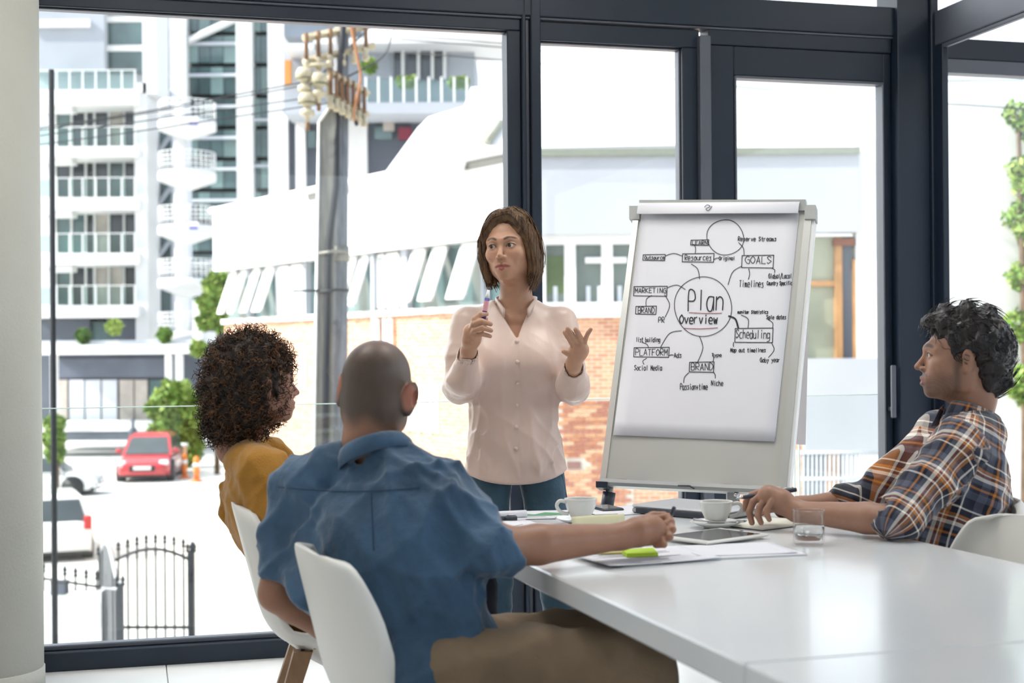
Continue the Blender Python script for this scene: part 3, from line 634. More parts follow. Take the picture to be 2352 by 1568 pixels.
bw_ = MB().box(at(40, 1400, YT - 1).x, at(237, 1400, YT - 1).x, YT - 1.1, YT - .9, GZ, at(150, 1357, YT - 1).z).build('boundary_wall', M_bwhite); tag(bw_, 'white boundary wall under the spiked fence', 'wall', None, 'structure')
fe = empty('spiked_fence', (at(150, 1357, YT - 1).x, YT - 1, at(150, 1357, YT - 1).z)); tag(fe, 'low black iron spikes fixed along the white boundary wall', 'fence')
MB().tube([at(60, 1322, YT - 1), at(232, 1348, YT - 1)], .022, 6).build('rail', M_iron, fe, True)
for k in range(7):
    px = 100 + k * 24.5; b = MB(); p1 = at(px, 1314 + (px - 100) * .14, YT - 1); q = at(px, 1358, YT - 1); b.tube([q, p1], .018, 6); o = b.build('bar', M_iron, fe, True); f = MB(); finial(f, p1); f.build('spear', M_iron, o, True)
mbx = at(137, 1345, YT - 1.3); pbx = empty('planter_box', (mbx.x, mbx.y, at(137, 1357, YT - 1).z)); tag(pbx, 'small dark box on top of the boundary wall', 'box'); MB().bbox(-.12, .12, -.1, .1, 0, .2, .01).build('box_body', M_bdark, pbx); MB().bbox(-.13, .13, -.11, .11, .2, .215, .004).build('lid', M_iron, pbx)

# ---------------- utility pole
YU = 20.0
M_pole = mat('weathered_pole', (.17, .18, .20), .7, .1, .35, 5, stretch=(6, 6, .6)); M_galv = mat('galvanised', (.25, .24, .21), .5, .4, .3, 4, stretch=(5, 5, .5)); M_cream = mat('cream_ceramic', (.50, .43, .29), .35, 0, .25, 8); M_rust = mat('rusted_iron', (.22, .11, .05), .8, 0, .4, 8); M_cable = mat('black_cable', (.012, .014, .02), .6)
up = empty('utility_pole', (at(770, 1400, YU).x, YU, GZ)); tag(up, 'weathered steel utility pole with channel, ceramic insulators and cables', 'utility pole')
tp = at(786, 20, YU); bt = at(771, 1500, YU)
MB().tube([(bt.x, YU, GZ), tuple(at(777, 570, YU)), tuple(tp)], [.155, .135, .095], 18).build('shaft', M_pole, up, True)
MB().tube([at(778, 596, YU) + Vector((0, 0, -.03)), at(778, 566, YU)], .148, 18).build('sleeve', M_galv, up, True)
ch = []
for (xa, ya, yb) in ((0, 0, 0),):
    pts = [at(733, 280, YU - .25), at(764, 238, YU - .25), at(772, 250, YU - .25), at(756, 1500, YU - .25), at(716, 1500, YU - .25)]
    MB().prism(pts, Vector((0, .03, 0))).build('channel_web', M_galv, up, True)
    MB().tube([at(733, 280, YU - .27), at(715, 1500, YU - .27)], .022, 6).build('channel_flange', mat('sunlit_edge', (.75, .75, .72), .4, .3), up, True); MB().tube([at(733, 280, YU - .27), at(764, 238, YU - .27)], .022, 6).build('channel_flange', MATS['sunlit_edge'], up, True)  # sunlit edge of the channel painted in a lighter colour
MB().tube([at(788, 60, YU - .16), at(775, 240, YU - .2), at(772, 430, YU - .24), at(755, 560, YU - .27), at(750, 800, YU - .28), at(745, 1200, YU - .28)], .045, 8).build('cable_run', M_cable, up, True)
for yy, mm in ((578, M_galv), (667, M_cable)):
    MB().tube([at(732, yy + 4, YU - .3), at(770, yy - 2, YU - .32), at(800, yy, YU - .15)], .022, 6).build('strap', mm, up, True)
MB().tube([at(673, 668, YU - .3), at(735, 667, YU - .3)], .016, 5).build('strap_tail', M_cable, up, True)
def crossarm(a, b, y, n):
    pa, pb = at(*a, YU - .35), at(*b, YU - .15 + .3)
    ar = MB().tube([pa, pb], .055, 4, smooth=False).build('crossarm', M_cream, up, True)
    ar2 = MB().tube([pa + Vector((0, 0, -.32)), pb + Vector((0, 0, -.3))], .05, 4, smooth=False).build('crossarm', M_cream, up, True)
    for k in range(n):
        t = (k + .3) / n; q = pa + (pb - pa) * t
        MB().tube([q + Vector((0, -.05, .05)), q + Vector((0, -.05, -.36))], .03, 6).build('bolt', M_rust, ar, True)
        MB().lathe([(.04, -.05), (.055, 0), (.03, .05), (.05, .1), (.02, .14)], 10, q + Vector((0, -.08, -.46))).build('spool', M_cream, ar, True)
crossarm((757, 165), (846, 215), 0, 7); crossarm((696, 88), (860, 56), 0, 6)
def insulator(px, py, sc=1.):
    c = at(px, py, YU - .5)
    o = MB().lathe([(.0, .16), (.09, .15), (.125, .08), (.12, .0), (.06, -.03), (.05, -.07), (.10, -.10), (.095, -.16), (.04, -.18), (.03, -.26), (0, -.26)], 18, c).build('insulator', M_cream, up, True)
    MB().tube([c + Vector((0, 0, -.26)), c + Vector((0, 0, -.36))], .03, 6).build('insulator_pin', M_rust, o, True); MB().lathe([(.127, -.005), (.129, .01), (.12, .02)], 18, c).build('insulator_ring', mat('olive_glaze', (.12, .12, .05), .4), o, True)
insulator(700, 182); insulator(732, 194); insulator(706, 238, .8)
MB().tube([at(697, 150, YU - .4), at(760, 150, YU - .4)], .035, 6).build('support_arm', M_cream, up, True); MB().tube([at(757, 140, YU - .35), at(757, 240, YU - .35)], .045, 6).build('bracket', M_cream, up, True)
MB().tube(cat_curve([at(803, 45, YU - .3), at(818, 120, YU - .35), at(828, 170, YU - .35), at(825, 200, YU - .4), at(816, 240, YU - .4), at(813, 262, YU - .4), at(818, 285, YU - .4)], 4), .02, 6).build('orange_lead', mat('copper_lead', (.42, .17, .06), .6), up, True)
MB().tube([at(817, 278, YU - .4), at(820, 288, YU - .4)], .03, 6).build('lead_end', M_cable, up, True)
def wire(name, label, pts, Y0, Y1, r=.012, sag=0):
    m = len(pts); q = [at(px, py, Y0 + (Y1 - Y0) * i / (m - 1)) for i, (px, py) in enumerate(pts)]
    o = MB().tube(cat_curve(q, 6), r, 5).build(name, M_cable); tag(o, label, 'cable'); return o
wire('overhead_cable', 'upper overhead cable running to the large ceramic insulator', [(60, 298), (300, 262), (500, 225), (692, 190)], 19.5, YU - .5, .009)
wire('overhead_cable', 'overhead cable twisted beside the uppermost one at the insulator', [(60, 304), (300, 266), (500, 232), (700, 196)], 19.5, YU - .5, .008)
wire('overhead_cable', 'middle overhead cable crossing the apartment balconies', [(60, 316), (300, 282), (500, 254), (712, 224)], 19.5, YU - .5, .008)
wire('overhead_cable', 'lowest overhead cable crossing the apartment balconies', [(60, 336), (300, 304), (500, 274), (760, 236)], 19.5, YU - .4, .008)
wire('overhead_cable', 'black cable slanting up from the pole top insulators', [(690, 215), (760, 150), (850, 62), (880, 30)], YU - .3, YU + 1, .013)
wire('overhead_cable', 'loose looping cable above the terrace', [(800, 175), (880, 130), (905, 70), (930, 50), (1000, 40)], YU - .2, YU + 3, .012)
for k, (y0, y1) in enumerate(((75, 125), (100, 170), (110, 185), (140, 250))):
    wire('overhead_cable', 'thin distant overhead line above the white roof', [(900 + 10 * k, y0 - 20), (1300, y0 + 12), (1800, y0 + 70), (2352, y1)], 26, 22, .012)['group'] = 'distant overhead lines'
dpst = MB().tube([Vector((at(121, 900, 13).x, 13, GZ)), at(118, 160, 13)], [.028, .024], 10).build('steel_post', mat('post_black', (.008, .010, .014), .9)); tag(dpst, 'slim dark steel post just outside beside the round column', 'post')
# ================================================================== furniture and table things
TZ = .74
M_table = mat('table_laminate', (.75, .78, .80), .22, 0, .03, 2, coat=.25); M_tedge = mat('table_edge', (.70, .72, .74), .45, 0, .03, 2)
M_wood = mat('oak_leg', (.34, .20, .11), .5, 0, .25, 6, stretch=(8, 8, .8)); M_shell = mat('chair_shell', (.78, .77, .73), .42, 0, .03, 3)
M_chrome = mat('chrome', (.6, .6, .62), .2, 1.0); M_dkmetal = mat('dark_fixing', (.05, .055, .065), .4, .5)
ta = on_z(1278, 1324, TZ); tb = on_z(1807, 1568, TZ)
TW = (tb - ta).normalized(); TN = Vector((-TW.y, TW.x, 0))           # along the table towards us / across to the right
TROT = math.atan2(TN.y, TN.x)
def tw(a, b, z=0): return Vector((ta.x, ta.y, 0)) + TW * a + TN * b + Vector((0, 0, z))
A_seam = (on_z(1700, 1524, TZ) - ta).dot(TW); A_far = -1.13; A_near = A_seam + 2.1; B_w = 1.06
def leg_pts(mb, a, b, da, db, z1, w0=.055, w1=.035):
    t = tw(a, b, z1); f = tw(a + da, b + db, 0); 
    ex, ey = TW, TN
    vs = [f + ex * x * w1 / 2 + ey * y * w1 / 2 for x, y in ((-1, -1), (1, -1), (1, 1), (-1, 1))] + [t + ex * x * w0 / 2 + ey * y * w0 / 2 for x, y in ((-1, -1), (1, -1), (1, 1), (-1, 1))]
    return mb.add(vs, [(3, 2, 1, 0), (4, 5, 6, 7), (0, 1, 5, 4), (1, 2, 6, 5), (2, 3, 7, 6), (3, 0, 4, 7)])
MT = Matrix(((TW.x, TN.x, 0, ta.x), (TW.y, TN.y, 0, ta.y), (0, 0, 1, 0), (0, 0, 0, 1)))
def table(a0, a1, label):
    c = tw((a0 + a1) / 2, B_w / 2); r = empty('meeting_table', c); tag(r, label, 'table', 'white meeting tables')
    MB().bbox(a0 + .001, a1 - .001, 0, B_w, TZ - .052, TZ, .004, MT).build('tabletop', M_table, r, True)
    MB().bbox(a0 + .15, a1 - .15, .2, B_w - .2, TZ - .09, TZ - .052, .004, MT).build('underframe', M_dkmetal, r, True)
    for a, sa in ((a0 + .35, -1), (a1 - .2, 1)):
        for b, sb in ((.42 if sa < 0 else .2, -1), (B_w - .2, 1)): leg_pts(MB(), a, b, sa * .10, sb * .08, TZ - .06).build('leg', M_wood, r, True)
    return r
table(A_far, A_seam, 'white meeting table holding the papers, cups and laptop'); table(A_seam, A_near, 'white meeting table set end-on, bare top')

def shell_mesh():
    # side profile (x forward, z up) from seat front lip to top of back, with half-width
    prof = [(.235, .425, .17), (.215, .447, .205), (.12, .448, .225), (.0, .437, .235), (-.10, .432, .238), (-.17, .447, .237), (-.215, .49, .235), (-.24, .55, .232), (-.262, .63, .222), (-.285, .72, .205), (-.305, .80, .175), (-.31, .825, .13)]
    prof = [tuple(v) for v in cat_curve(prof, 3)]
    nu = 17; vs = []
    m = len(prof)
    for i, (x, z, hw) in enumerate(prof):
        t = i / (m - 1); back = max(0, min(1, (t - .42) / .3))
        for k in range(nu):
            u = -1 + 2 * k / (nu - 1); y = hw * math.sin(u * PI / 2 * .98) / math.sin(PI / 2 * .98)
            e = abs(u) ** 2.6
            dx = e * (.085 * back * (1 - .45 * max(0, (t - .8) / .2))); dz = e * (.05 * (1 - back) * (1 if t > .1 else .3)) + e * .03 * back * (1 - back) * 4
            tp = max(0, (t - .86) / .14); dz -= tp * .02 * abs(u) ** 2
            vs.append((x + dx, y, z + dz))
    fs = [(i * nu + k, i * nu + k + 1, (i + 1) * nu + k + 1, (i + 1) * nu + k) for i in range(m - 1) for k in range(nu - 1)]
    mb = MB().add(vs, fs, True); return mb.mesh('shell')
SHELL = shell_mesh()
def chair(loc, rz, label):
    r = empty('shell_chair', (loc[0], loc[1], 0), rz); tag(r, label, 'chair', 'white shell chairs at the table')
    s = link('shell', SHELL, M_shell, r); md = s.modifiers.new('thick', 'SOLIDIFY'); md.thickness = .010; md.offset = 0
    mb = MB().lathe([(.05, -.075), (.075, -.06), (.15, 0), (.16, .01)], 28); mt_ = mb.build('mount', M_shell, r); mt_.location = (-.02, 0, .425)
    for sx in (-1, 1):
        for sy in (-1, 1):
            top = Vector((-.02 + sx * .10, sy * .10, .41)); ft = Vector((-.02 + sx * .235, sy * .225, 0)); 
            l = MB(); w0, w1 = .026, .016
            q = [(-1, -1), (1, -1), (1, 1), (-1, 1)]
            l.add([ft + Vector((x * w1, y * w1, 0)) for x, y in q] + [top + Vector((x * w0, y * w0, 0)) for x, y in q], [(3, 2, 1, 0), (4, 5, 6, 7), (0, 1, 5, 4), (1, 2, 6, 5), (2, 3, 7, 6), (3, 0, 4, 7)])
            lo = l.build('leg', M_wood, r); MB().tube([top + Vector((0, 0, .004)), top + (ft - top) * .14], .006, 6).build('leg_bracket', M_dkmetal, lo)
    return r
CH_BALD = chair((-.155, 3.11), math.radians(21), 'white shell chair under the man in the blue shirt')
CH_CURL = chair((-.485, 4.06), math.radians(10), 'white shell chair under the curly-haired woman')
CH_RIGHT = chair((1.06, 3.89), math.radians(194), 'white shell chair under the man in the plaid shirt')
CH_EMPTY = chair((.975, 3.35), math.radians(198), 'empty white shell chair beside the plaid-shirted man')

# ------------------------------------------------------------------ flip chart easel
M_alu = mat('easel_aluminium', (.55, .56, .54), .35, .6, .05, 4); M_board = mat('white_board', (.52, .52, .49), .35, 0, .03, 3); M_cap = mat('grey_plastic', (.38, .39, .38), .5); M_paper = mat('paper', (.76, .76, .81), .8, 0, .02, 5, .05, 14); M_dknavy = mat('navy_plastic', (.03, .04, .06), .4)
PS, TH = math.radians(20), math.radians(17)
BN = Vector((-math.sin(PS) * math.cos(TH), -math.cos(PS) * math.cos(TH), math.sin(TH))); BP = at(1590, 1118, 5.02)
def bp(px, py, off=0): return on_plane(px, py, BP, BN) + BN * off
cTL, cTR, cBR, cBL = [bp(*q) for q in ((1464, 482), (1858, 484), (1797, 1127), (1385, 1108))]
ez = empty('flip_chart_easel', ((cBL.x + cBR.x) / 2, (cBL.y + cBR.y) / 2 + .15, 0)); tag(ez, 'whiteboard flip chart easel with grey rails standing by the glass door', 'easel')
def slab(name, m, pts, th, parent, off=0): return MB().prism([p + BN * off for p in pts], -BN * th).build(name, m, parent, True)
bd = slab('board', M_board, [cTL, cTR, cBR, cBL], .02, ez)
def strip(a, b, w, th, name, m, off=.0):
    d = (b - a).normalized(); sd_ = d.cross(BN).normalized(); return slab(name, m, [a + sd_ * w / 2, b + sd_ * w / 2, b - sd_ * w / 2, a - sd_ * w / 2], th, ez, off)
strip(cTL, cBL, .022, .035, 'side_rail', M_alu, .008); strip(cTR, cBR, .026, .035, 'side_rail', M_alu, .008)
so = (cTR - cTL).normalized() * .018; strip(cTR + so, cBR + so, .012, .05, 'rail_edge', M_bwhite, .002)
tr0, tr1 = bp(1385, 1112), bp(1797, 1132)
tray = MB().prism([tr0, tr1, tr1 + BN * .045, tr0 + BN * .045], Vector((0, 0, -.012))).build('pen_tray', M_alu, ez, True); MB().prism([tr0 + BN * .045, tr1 + BN * .045, tr1 + BN * .050, tr0 + BN * .050], Vector((0, 0, .012))).build('tray_lip', M_bwhite, tray, True)
for q in (tr0, tr1): MB().prism([q + (tr1 - tr0).normalized() * d + BN * .052 for d in (-.012, .03)] + [q + (tr1 - tr0).normalized() * d for d in (.03, -.012)], Vector((0, 0, -.022))).build('tray_end', M_dknavy, tray, True)
for (a, b) in (((1459, 476), (1459, 506)), ((1862, 474), (1862, 506))): 
    p0_, p1_ = bp(*a), bp(*b); d = (cTR - cTL).normalized(); slab('corner_cap', M_cap, [p0_ - d * .02, p0_ + d * .02, p1_ + d * .02, p1_ - d * .02], .05, ez, .015)
cb0, cb1 = bp(1470, 486), bp(1852, 486); MB().prism([cb0 + BN * .012, cb1 + BN * .012, cb1 + BN * .012 + Vector((0, 0, .04)), cb0 + BN * .012 + Vector((0, 0, .04))], -BN * .03).build('clamp_bar', M_alu, ez, True)
# tripod
def tube_leg(a, b, r0, name='leg'):
    m_ = a + (b - a) * .35
    l = MB().tube([a, b], r0, 12).build(name, M_alu, ez, True); MB().tube([m_, b], r0 * .75, 12).build('leg_extension', M_chrome, l, True)
    MB().tube([a + (b - a) * .02, a + (b - a) * .10], r0 * 1.8, 12).build('knob_collar', M_dknavy, l, True); MB().tube([b + Vector((0, 0, .025)), b], r0 * 1.3, 10).build('rubber_foot', M_dknavy, l, True)
    return l
l0 = bp(1401, 1120) - BN * .0; tube_leg(l0, Vector((l0.x - .13, l0.y - .10, 0)), .013); l1 = bp(1690, 1132); 
tube_leg(bp(1785, 1132) - BN * .01, Vector((bp(1785, 1132).x + .05, bp(1785, 1132).y - .10, 0)), .013)
rl0 = bp(1625, 700, -.03); tube_leg(rl0, Vector((rl0.x + .25, rl0.y + .55, 0)), .013, 'rear_leg')
MB().bbox(-.02, .02, -.015, .015, -.025, .02, .003, Matrix.Translation(bp(1682, 1139, .0))).build('bracket', M_cap, ez, True); MB().tube([bp(1690, 1139, .03), bp(1700, 1140, .03)], .008, 8).build('wing_nut', M_chrome, ez, True)
MB().tube([bp(1565, 1122, .055), bp(1592, 1123, .055), bp(1603, 1130, .06)], .003, 6).build('tray_hook', M_dknavy, ez, True)
# paper pad
pd = empty('flip_chart_pad', bp(1640, 490)); tag(pd, 'large paper pad with handwritten plan diagram clipped to the easel', 'paper pad')
sTL, sTR, sBR, sBL = [bp(*q) for q in ((1474, 490), (1836, 489), (1780, 1015), (1410, 1000))]
nx, ny = 12, 16; vs = []
for j in range(ny + 1):
    for i in range(nx + 1):
        s, t = i / nx, j / ny; p = (sTL * (1 - s) + sTR * s) * (1 - t) + (sBL * (1 - s) + sBR * s) * t
        vs.append(p + BN * (.004 + .0025 * t * t * (1 + math.sin(5 * s + 2))))
MB().add(vs, [(j * (nx + 1) + i, j * (nx + 1) + i + 1, (j + 1) * (nx + 1) + i + 1, (j + 1) * (nx + 1) + i) for j in range(ny) for i in range(nx)], True).build('front_sheet', M_paper, pd, True).modifiers.new('thick', 'SOLIDIFY').thickness = .001
slab('under_sheets', M_paper, [sTL, sTR, sBR + (sTR - sBR).normalized() * .02, sBL + (sTL - sBL).normalized() * .02], .004, pd, .003)
# turned-over sheets: rolled over the top and hanging behind
ra, rb_ = bp(1470, 482, .012), bp(1838, 480, .012); upv = (cTL - cBL).normalized(); roll = MB()
prof = [(.022, -.030), (.024, -.015), (.020, .008), (.006, .022), (-.014, .024), (-.032, .012), (-.04, -.02)]
pp = [(ra + BN * a + upv * b, rb_ + BN * a + upv * b) for a, b in [tuple(v)[:2] for v in cat_curve([(a, b, 0) for a, b in prof], 4)]]
roll.add([v for p in pp for v in p], [(2 * i, 2 * i + 1, 2 * i + 3, 2 * i + 2) for i in range(len(pp) - 1)], True); ro = roll.build('rolled_sheet', M_paper, pd, True); ro.modifiers.new('thick', 'SOLIDIFY').thickness = .002
hb = MB(); b0, b1 = ra + BN * -.04, rb_ + BN * -.04; dn = Vector((0.03, .04, -1)).normalized()
q0 = [b0 + (b1 - b0) * .0, b1]; 
hb.add([q0[0] - upv * .02, q0[1] - upv * .02, q0[1] + dn * .42 + Vector((.02, .03, 0)), q0[0] + dn * .42, q0[1] + dn * .86 + Vector((.0, .05, 0)), q0[0] + dn * .86], [(0, 1, 2, 3), (3, 2, 4, 5)], True); hb.build('hanging_sheet', mat('paper_back', (.80, .74, .74), .85, 0, .03, 4), pd, True).modifiers.new('thick', 'SOLIDIFY').thickness = .001
# ---- handwriting: stroke alphabet, x 0-4, y 2 = base line, 6 = x height, 8 = capital height
GL = {
 'A': '02 28 42|14 34', 'B': '02 08 38 46 35 05|35 44 43 32 02', 'C': '47 28 06 04 22 43', 'D': '02 08 28 46 44 22 02', 'E': '48 08 02 42|05 35', 'F': '48 08 02|05 35', 'G': '47 28 06 04 22 42 45 25', 'I': '22 28', 'K': '02 08|48 05 42', 'L': '08 02 42',
 'M': '02 08 24 48 42', 'N': '02 08 42 48', 'O': '28 06 04 22 44 46 28', 'P': '02 08 38 46 35 05', 'R': '02 08 38 46 35 05 42', 'S': '47 28 07 25 44 33 12 03', 'T': '08 48|28 22', 'V': '08 22 48', '/': '00 49', '+': '04 44|26 22',
 'a': '46 16 04 12 32 45|46 43 42', 'b': '08 02 32 44 35 05', 'c': '46 16 04 12 42', 'd': '45 16 04 12 32 44|48 42', 'e': '04 44 36 16 04 12 42', 'f': '48 28 22|06 36', 'g': '45 16 04 12 43|46 41 20 00', 'h': '08 02|05 26 35 42', 'i': '26 22|27 28', 'l': '28 22', 'm': '06 02|05 16 22|25 36 42', 'n': '06 02|05 26 45 42', 'o': '26 04 12 32 44 36 26', 'p': '06 00|05 36 44 22 02', 'r': '06 02|05 26 36', 's': '46 16 25 34 32 02', 't': '28 22 42|06 46', 'u': '06 03 22 43|46 42', 'v': '06 22 46', 'w': '06 12 25 32 46', 'y': '06 24|46 10', ' ': ''}
M_ink = mat('marker_ink', (.012, .013, .02), .5); M_red = mat('red_ink', (.30, .05, .06), .5)
def cpx(x, y): return 1360 + x / 2.178, 440 + y / 2.178
def stroke(mb, pts, r=.0013, smooth=False):
    q = [bp(*cpx(*p), .0075) for p in pts]
    if smooth: q = cat_curve(q, 6)
    d = BN
    for i in range(len(q) - 1):
        a, b = q[i], q[i + 1]; t = (b - a)
        if t.length < 1e-6: continue
        t.normalize(); s = t.cross(d).normalized() * r; e = t * r * .5
        mb.add([a - e + s, b + e + s, b + e - s, a - e - s], [(0, 1, 2, 3)])
def word(txt, x0, x1, base, h, r=.0012, slope=.0):
    mb = MB(); adv = (x1 - x0) / len(txt); rn = random.Random(txt + str(x0))
    for i, c in enumerate(txt):
        w = adv * .72; x = x0 + i * adv; jy = rn.uniform(-.04, .04) * h
        for st in GL.get(c, '').split('|'):
            ps = []
            for t in st.split():
                ps.append((x + int(t[0]) / 4 * w + rn.uniform(-.03, .03) * w + (int(t[1]) - 2) * .04 * h / 6, base + slope * (x - x0) + jy - (int(t[1]) - 2) / 6 * h))
            if len(ps) > 1: stroke(mb, ps, r, len(ps) > 3 and c not in 'AEFHKLMNTVI')
    mb.build('handwritten_word', M_ink, pd, True)
def box_(x0, y0, x1, y1):
    mb = MB(); stroke(mb, [(x0, y0 + 2), (x1, y0), (x1 - 3, y1), (x0 - 2, y1 - 2), (x0, y0 + 2)], .0015); mb.build('hand_drawn_box', M_ink, pd, True)
def curve_(*pts, r=.0013, m=None): 
    mb = MB(); stroke(mb, pts, r, True); mb.build('hand_drawn_line', m or M_ink, pd, True)
for t in [('LEARN', 503, 582, 268, 18), ('Resources', 466, 602, 346, 26), ('Outsource', 265, 366, 341, 17), ('Original', 637, 718, 345, 18), ('Reserve Streams', 732, 926, 250, 20), ('GOALS', 768, 904, 362, 36), ('Global/Local', 884, 1002, 436, 22), ('Country Specific', 876, 1004, 470, 19), ('Timelines', 738, 862, 480, 32), ('MARKETING', 217, 376, 509, 24), ('BRAND', 232, 318, 610, 28), ('PR', 334, 368, 658, 26), ('Plan', 482, 668, 596, 100, .0021), ('Overview', 440, 634, 662, 44, .0019), ('monitor Statistics', 730, 884, 612, 15, .0013), ('Sale dates', 874, 974, 640, 19), ('Scheduling', 722, 894, 736, 42), ('Map out timelines', 694, 872, 805, 19), ('Goby year', 842, 944, 855, 21), ('list building', 222, 344, 754, 22), ('PLATFORM', 220, 384, 822, 32), ('Ads', 412, 452, 832, 22), ('Social Media', 214, 354, 896, 24), ('BRAND', 497, 612, 895, 34), ('Type', 600, 652, 828, 16), ('Passion+time', 443, 582, 992, 28), ('Niche', 598, 660, 972, 24)]: word(*t)
for b in [(497, 244, 586, 272), (455, 312, 612, 356), (258, 317, 368, 348), (752, 321, 910, 385), (212, 476, 378, 526), (222, 575, 324, 617), (718, 685, 907, 758), (213, 781, 388, 831), (490, 854, 612, 906)]: box_(*b)
for (cx, cy, rx, ry) in ((557, 578, 143, 149), (668, 232, 92, 88)):
    mb = MB(); stroke(mb, [(cx + rx * math.cos(t) + 3 * math.sin(3 * t), cy + ry * math.sin(t)) for t in [2 * PI * k / 64 for k in range(65)]], .0013); mb.build('hand_drawn_circle', M_ink, pd, True)
for c in [[(368, 325), (410, 312), (452, 325)], [(515, 272), (520, 290), (517, 312)], [(498, 365), (530, 390), (540, 440)], [(612, 342), (625, 336), (636, 336)], [(750, 376), (705, 405), (682, 468)], [(735, 258), (758, 285), (762, 320)], [(785, 388), (790, 415), (783, 442)], [(900, 385), (915, 395), (914, 408)], [(377, 484), (425, 470), (468, 492)], [(300, 522), (275, 540), (272, 574)], [(365, 518), (390, 570), (368, 630)], [(450, 698), (390, 712), (345, 780)], [(252, 757), (275, 765), (284, 780)], [(387, 822), (398, 819), (410, 820)], [(275, 836), (256, 850), (262, 866)], [(540, 728), (556, 785), (530, 855)], [(607, 852), (610, 835), (607, 815)], [(485, 908), (465, 930), (460, 958)], [(610, 906), (618, 920), (618, 936)], [(748, 620), (782, 640), (782, 684)], [(880, 640), (905, 660), (905, 684)], [(710, 756), (708, 768), (710, 778)], [(900, 760), (912, 795), (884, 832)]]: curve_(*c)
curve_((685, 625), (718, 640), (733, 684), r=.003); curve_((487, 608), (570, 612), (650, 611), m=M_red); curve_((460, 686), (540, 689), (630, 684), m=M_red)
sc_ = MB(); sp = [(562, 78), (575, 66), (590, 74), (570, 86), (582, 95), (600, 72)]
q = cat_curve([on_plane(*cpx(*p), BP + BN * .040, BN) for p in sp], 5)
for i in range(len(q) - 1):
    a, b = q[i], q[i + 1]; t = (b - a).normalized(); s = t.cross(BN) * .0013; sc_.add([a + s, b + s, b - s, a - s], [(0, 1, 2, 3)])
sc_.build('scribble', M_ink, pd, True)
# markers on the tray
def marker(name, label, a, b, r, body, cap, band, grp=None):
    a, b = Vector(a), Vector(b); d = b - a; o = empty(name, a); tag(o, label, 'marker', grp)
    MB().tube([a + d * .24, a + d * .96], r, 14).build('barrel', body, o, True); MB().tube([a, a + d * .02, a + d * .27], [r * .8, r * 1.08, r * 1.08], 14).build('cap', cap, o, True)
    MB().tube([a + d * .34, a + d * .82], r * 1.03, 14, cap=False).build('printed_label', band, o, True); MB().tube([a + d * .95, b], r * .9, 14).build('end_plug', cap, o, True); return o
M_mk = mat('marker_barrel', (.78, .78, .78), .4); M_mcap = mat('marker_cap_brown', (.10, .045, .03), .4); M_mlab = mat('marker_label_navy', (.04, .04, .14), .5)
tu = (tr1 - tr0).normalized()
def on_tray(px): 
    p = bp(px, 1112 + (px - 1385) / 412 * 20); return p + BN * .018 + Vector((0, 0, .0095))
marker('board_marker', 'brown-capped marker at the left end of the easel tray', on_tray(1420), on_tray(1420) + tu * .135, .009, M_mk, M_mcap, M_mlab)
marker('board_marker', 'brown-capped marker on the easel tray beside the plaid-shirted man hand', on_tray(1658), on_tray(1658) + tu * .135, .009, M_mk, M_mcap, M_mlab)

# ------------------------------------------------------------------ things on the table
M_cer = mat('cup_ceramic', (.70, .70, .67), .2, 0, .03, 5, coat=.4); M_coffee = mat('coffee', (.03, .015, .008), .1); M_silver = mat('laptop_silver', (.66, .68, .72), .3, .55, .03, 4); M_scr = mat('dark_screen', (.012, .014, .018), .06); M_steel = MATS['chrome']
def lathe_thing(mb, prof, c): return mb.lathe(prof, 40, c)
def cup(name, label, px, py, hang, saucer=True):
    c = on_z(px, py, TZ); r = empty(name, c); tag(r, label, 'cup'); z = .014 if saucer else .001
    MB().lathe([(.02, z), (.024, z + .001), (.031, z + .012), (.041, z + .034), (.0455, z + .056), (.0470, z + .0595), (.0455, z + .061), (.0440, z + .058), (.039, z + .034), (.028, z + .012), (0, z + .008)], 44).build('bowl', M_cer, r)
    MB().lathe([(0, z + .047), (.0425, z + .047)], 32).build('coffee', M_coffee, r)
    h = [Vector((.043, 0, z + .052)), Vector((.062, 0, z + .055)), Vector((.071, 0, z + .043)), Vector((.064, 0, z + .028)), Vector((.050, 0, z + .020)), Vector((.036, 0, z + .018))]
    Mr = Matrix.Rotation(hang, 4, 'Z'); MB().tube([Mr @ v for v in cat_curve(h, 4)], .0042, 10, flat=1.3).build('handle', M_cer, r)
    return r
def saucer(label, px, py):
    c = on_z(px, py, TZ); r = empty('saucer', c); tag(r, label, 'saucer')
    MB().lathe([(.0, .001), (.034, .001), (.036, .004), (.055, .010), (.072, .018), (.073, .0195), (.070, .0195), (.052, .013), (.036, .0095), (.030, .010), (0, .009)], 48).build('plate', M_cer, r); MB().lathe([(.028, .0096), (.029, .0125), (.031, .0125), (.032, .0096)], 40, cap=False).build('foot_ring', M_cer, r)
    return c
c1 = saucer('white saucer with a teaspoon beside the tablet', 1645, 1212); cup('coffee_cup', 'white coffee cup on a saucer in front of the laptop', 1645, 1212, math.radians(-8))
saucer('white saucer behind the pale yellow note', 1334, 1204); cup('coffee_cup', 'white coffee cup behind the pale yellow note', 1334, 1204, math.radians(195))
sp = empty('teaspoon', c1 + Vector((.03, -.04, .02))); tag(sp, 'chrome teaspoon lying on the saucer rim', 'spoon')
a0, a1 = c1 + Vector((-.066, -.018, .026)), c1 + Vector((.05, -.042, .020)); MB().tube([a0, a0 + (a1 - a0) * .5 + Vector((0, 0, -.002)), a1], [.004, .0022, .0025], 8).build('handle', M_steel, sp, True)
MB().lathe([(0, -.003), (.007, -.002), (.010, .002), (.009, .003), (0, -.001)], 16, a1 + Vector((.014, -.002, .003)), Matrix.Diagonal((1.6, 1, 1, 1))).build('bowl', M_steel, sp, True)
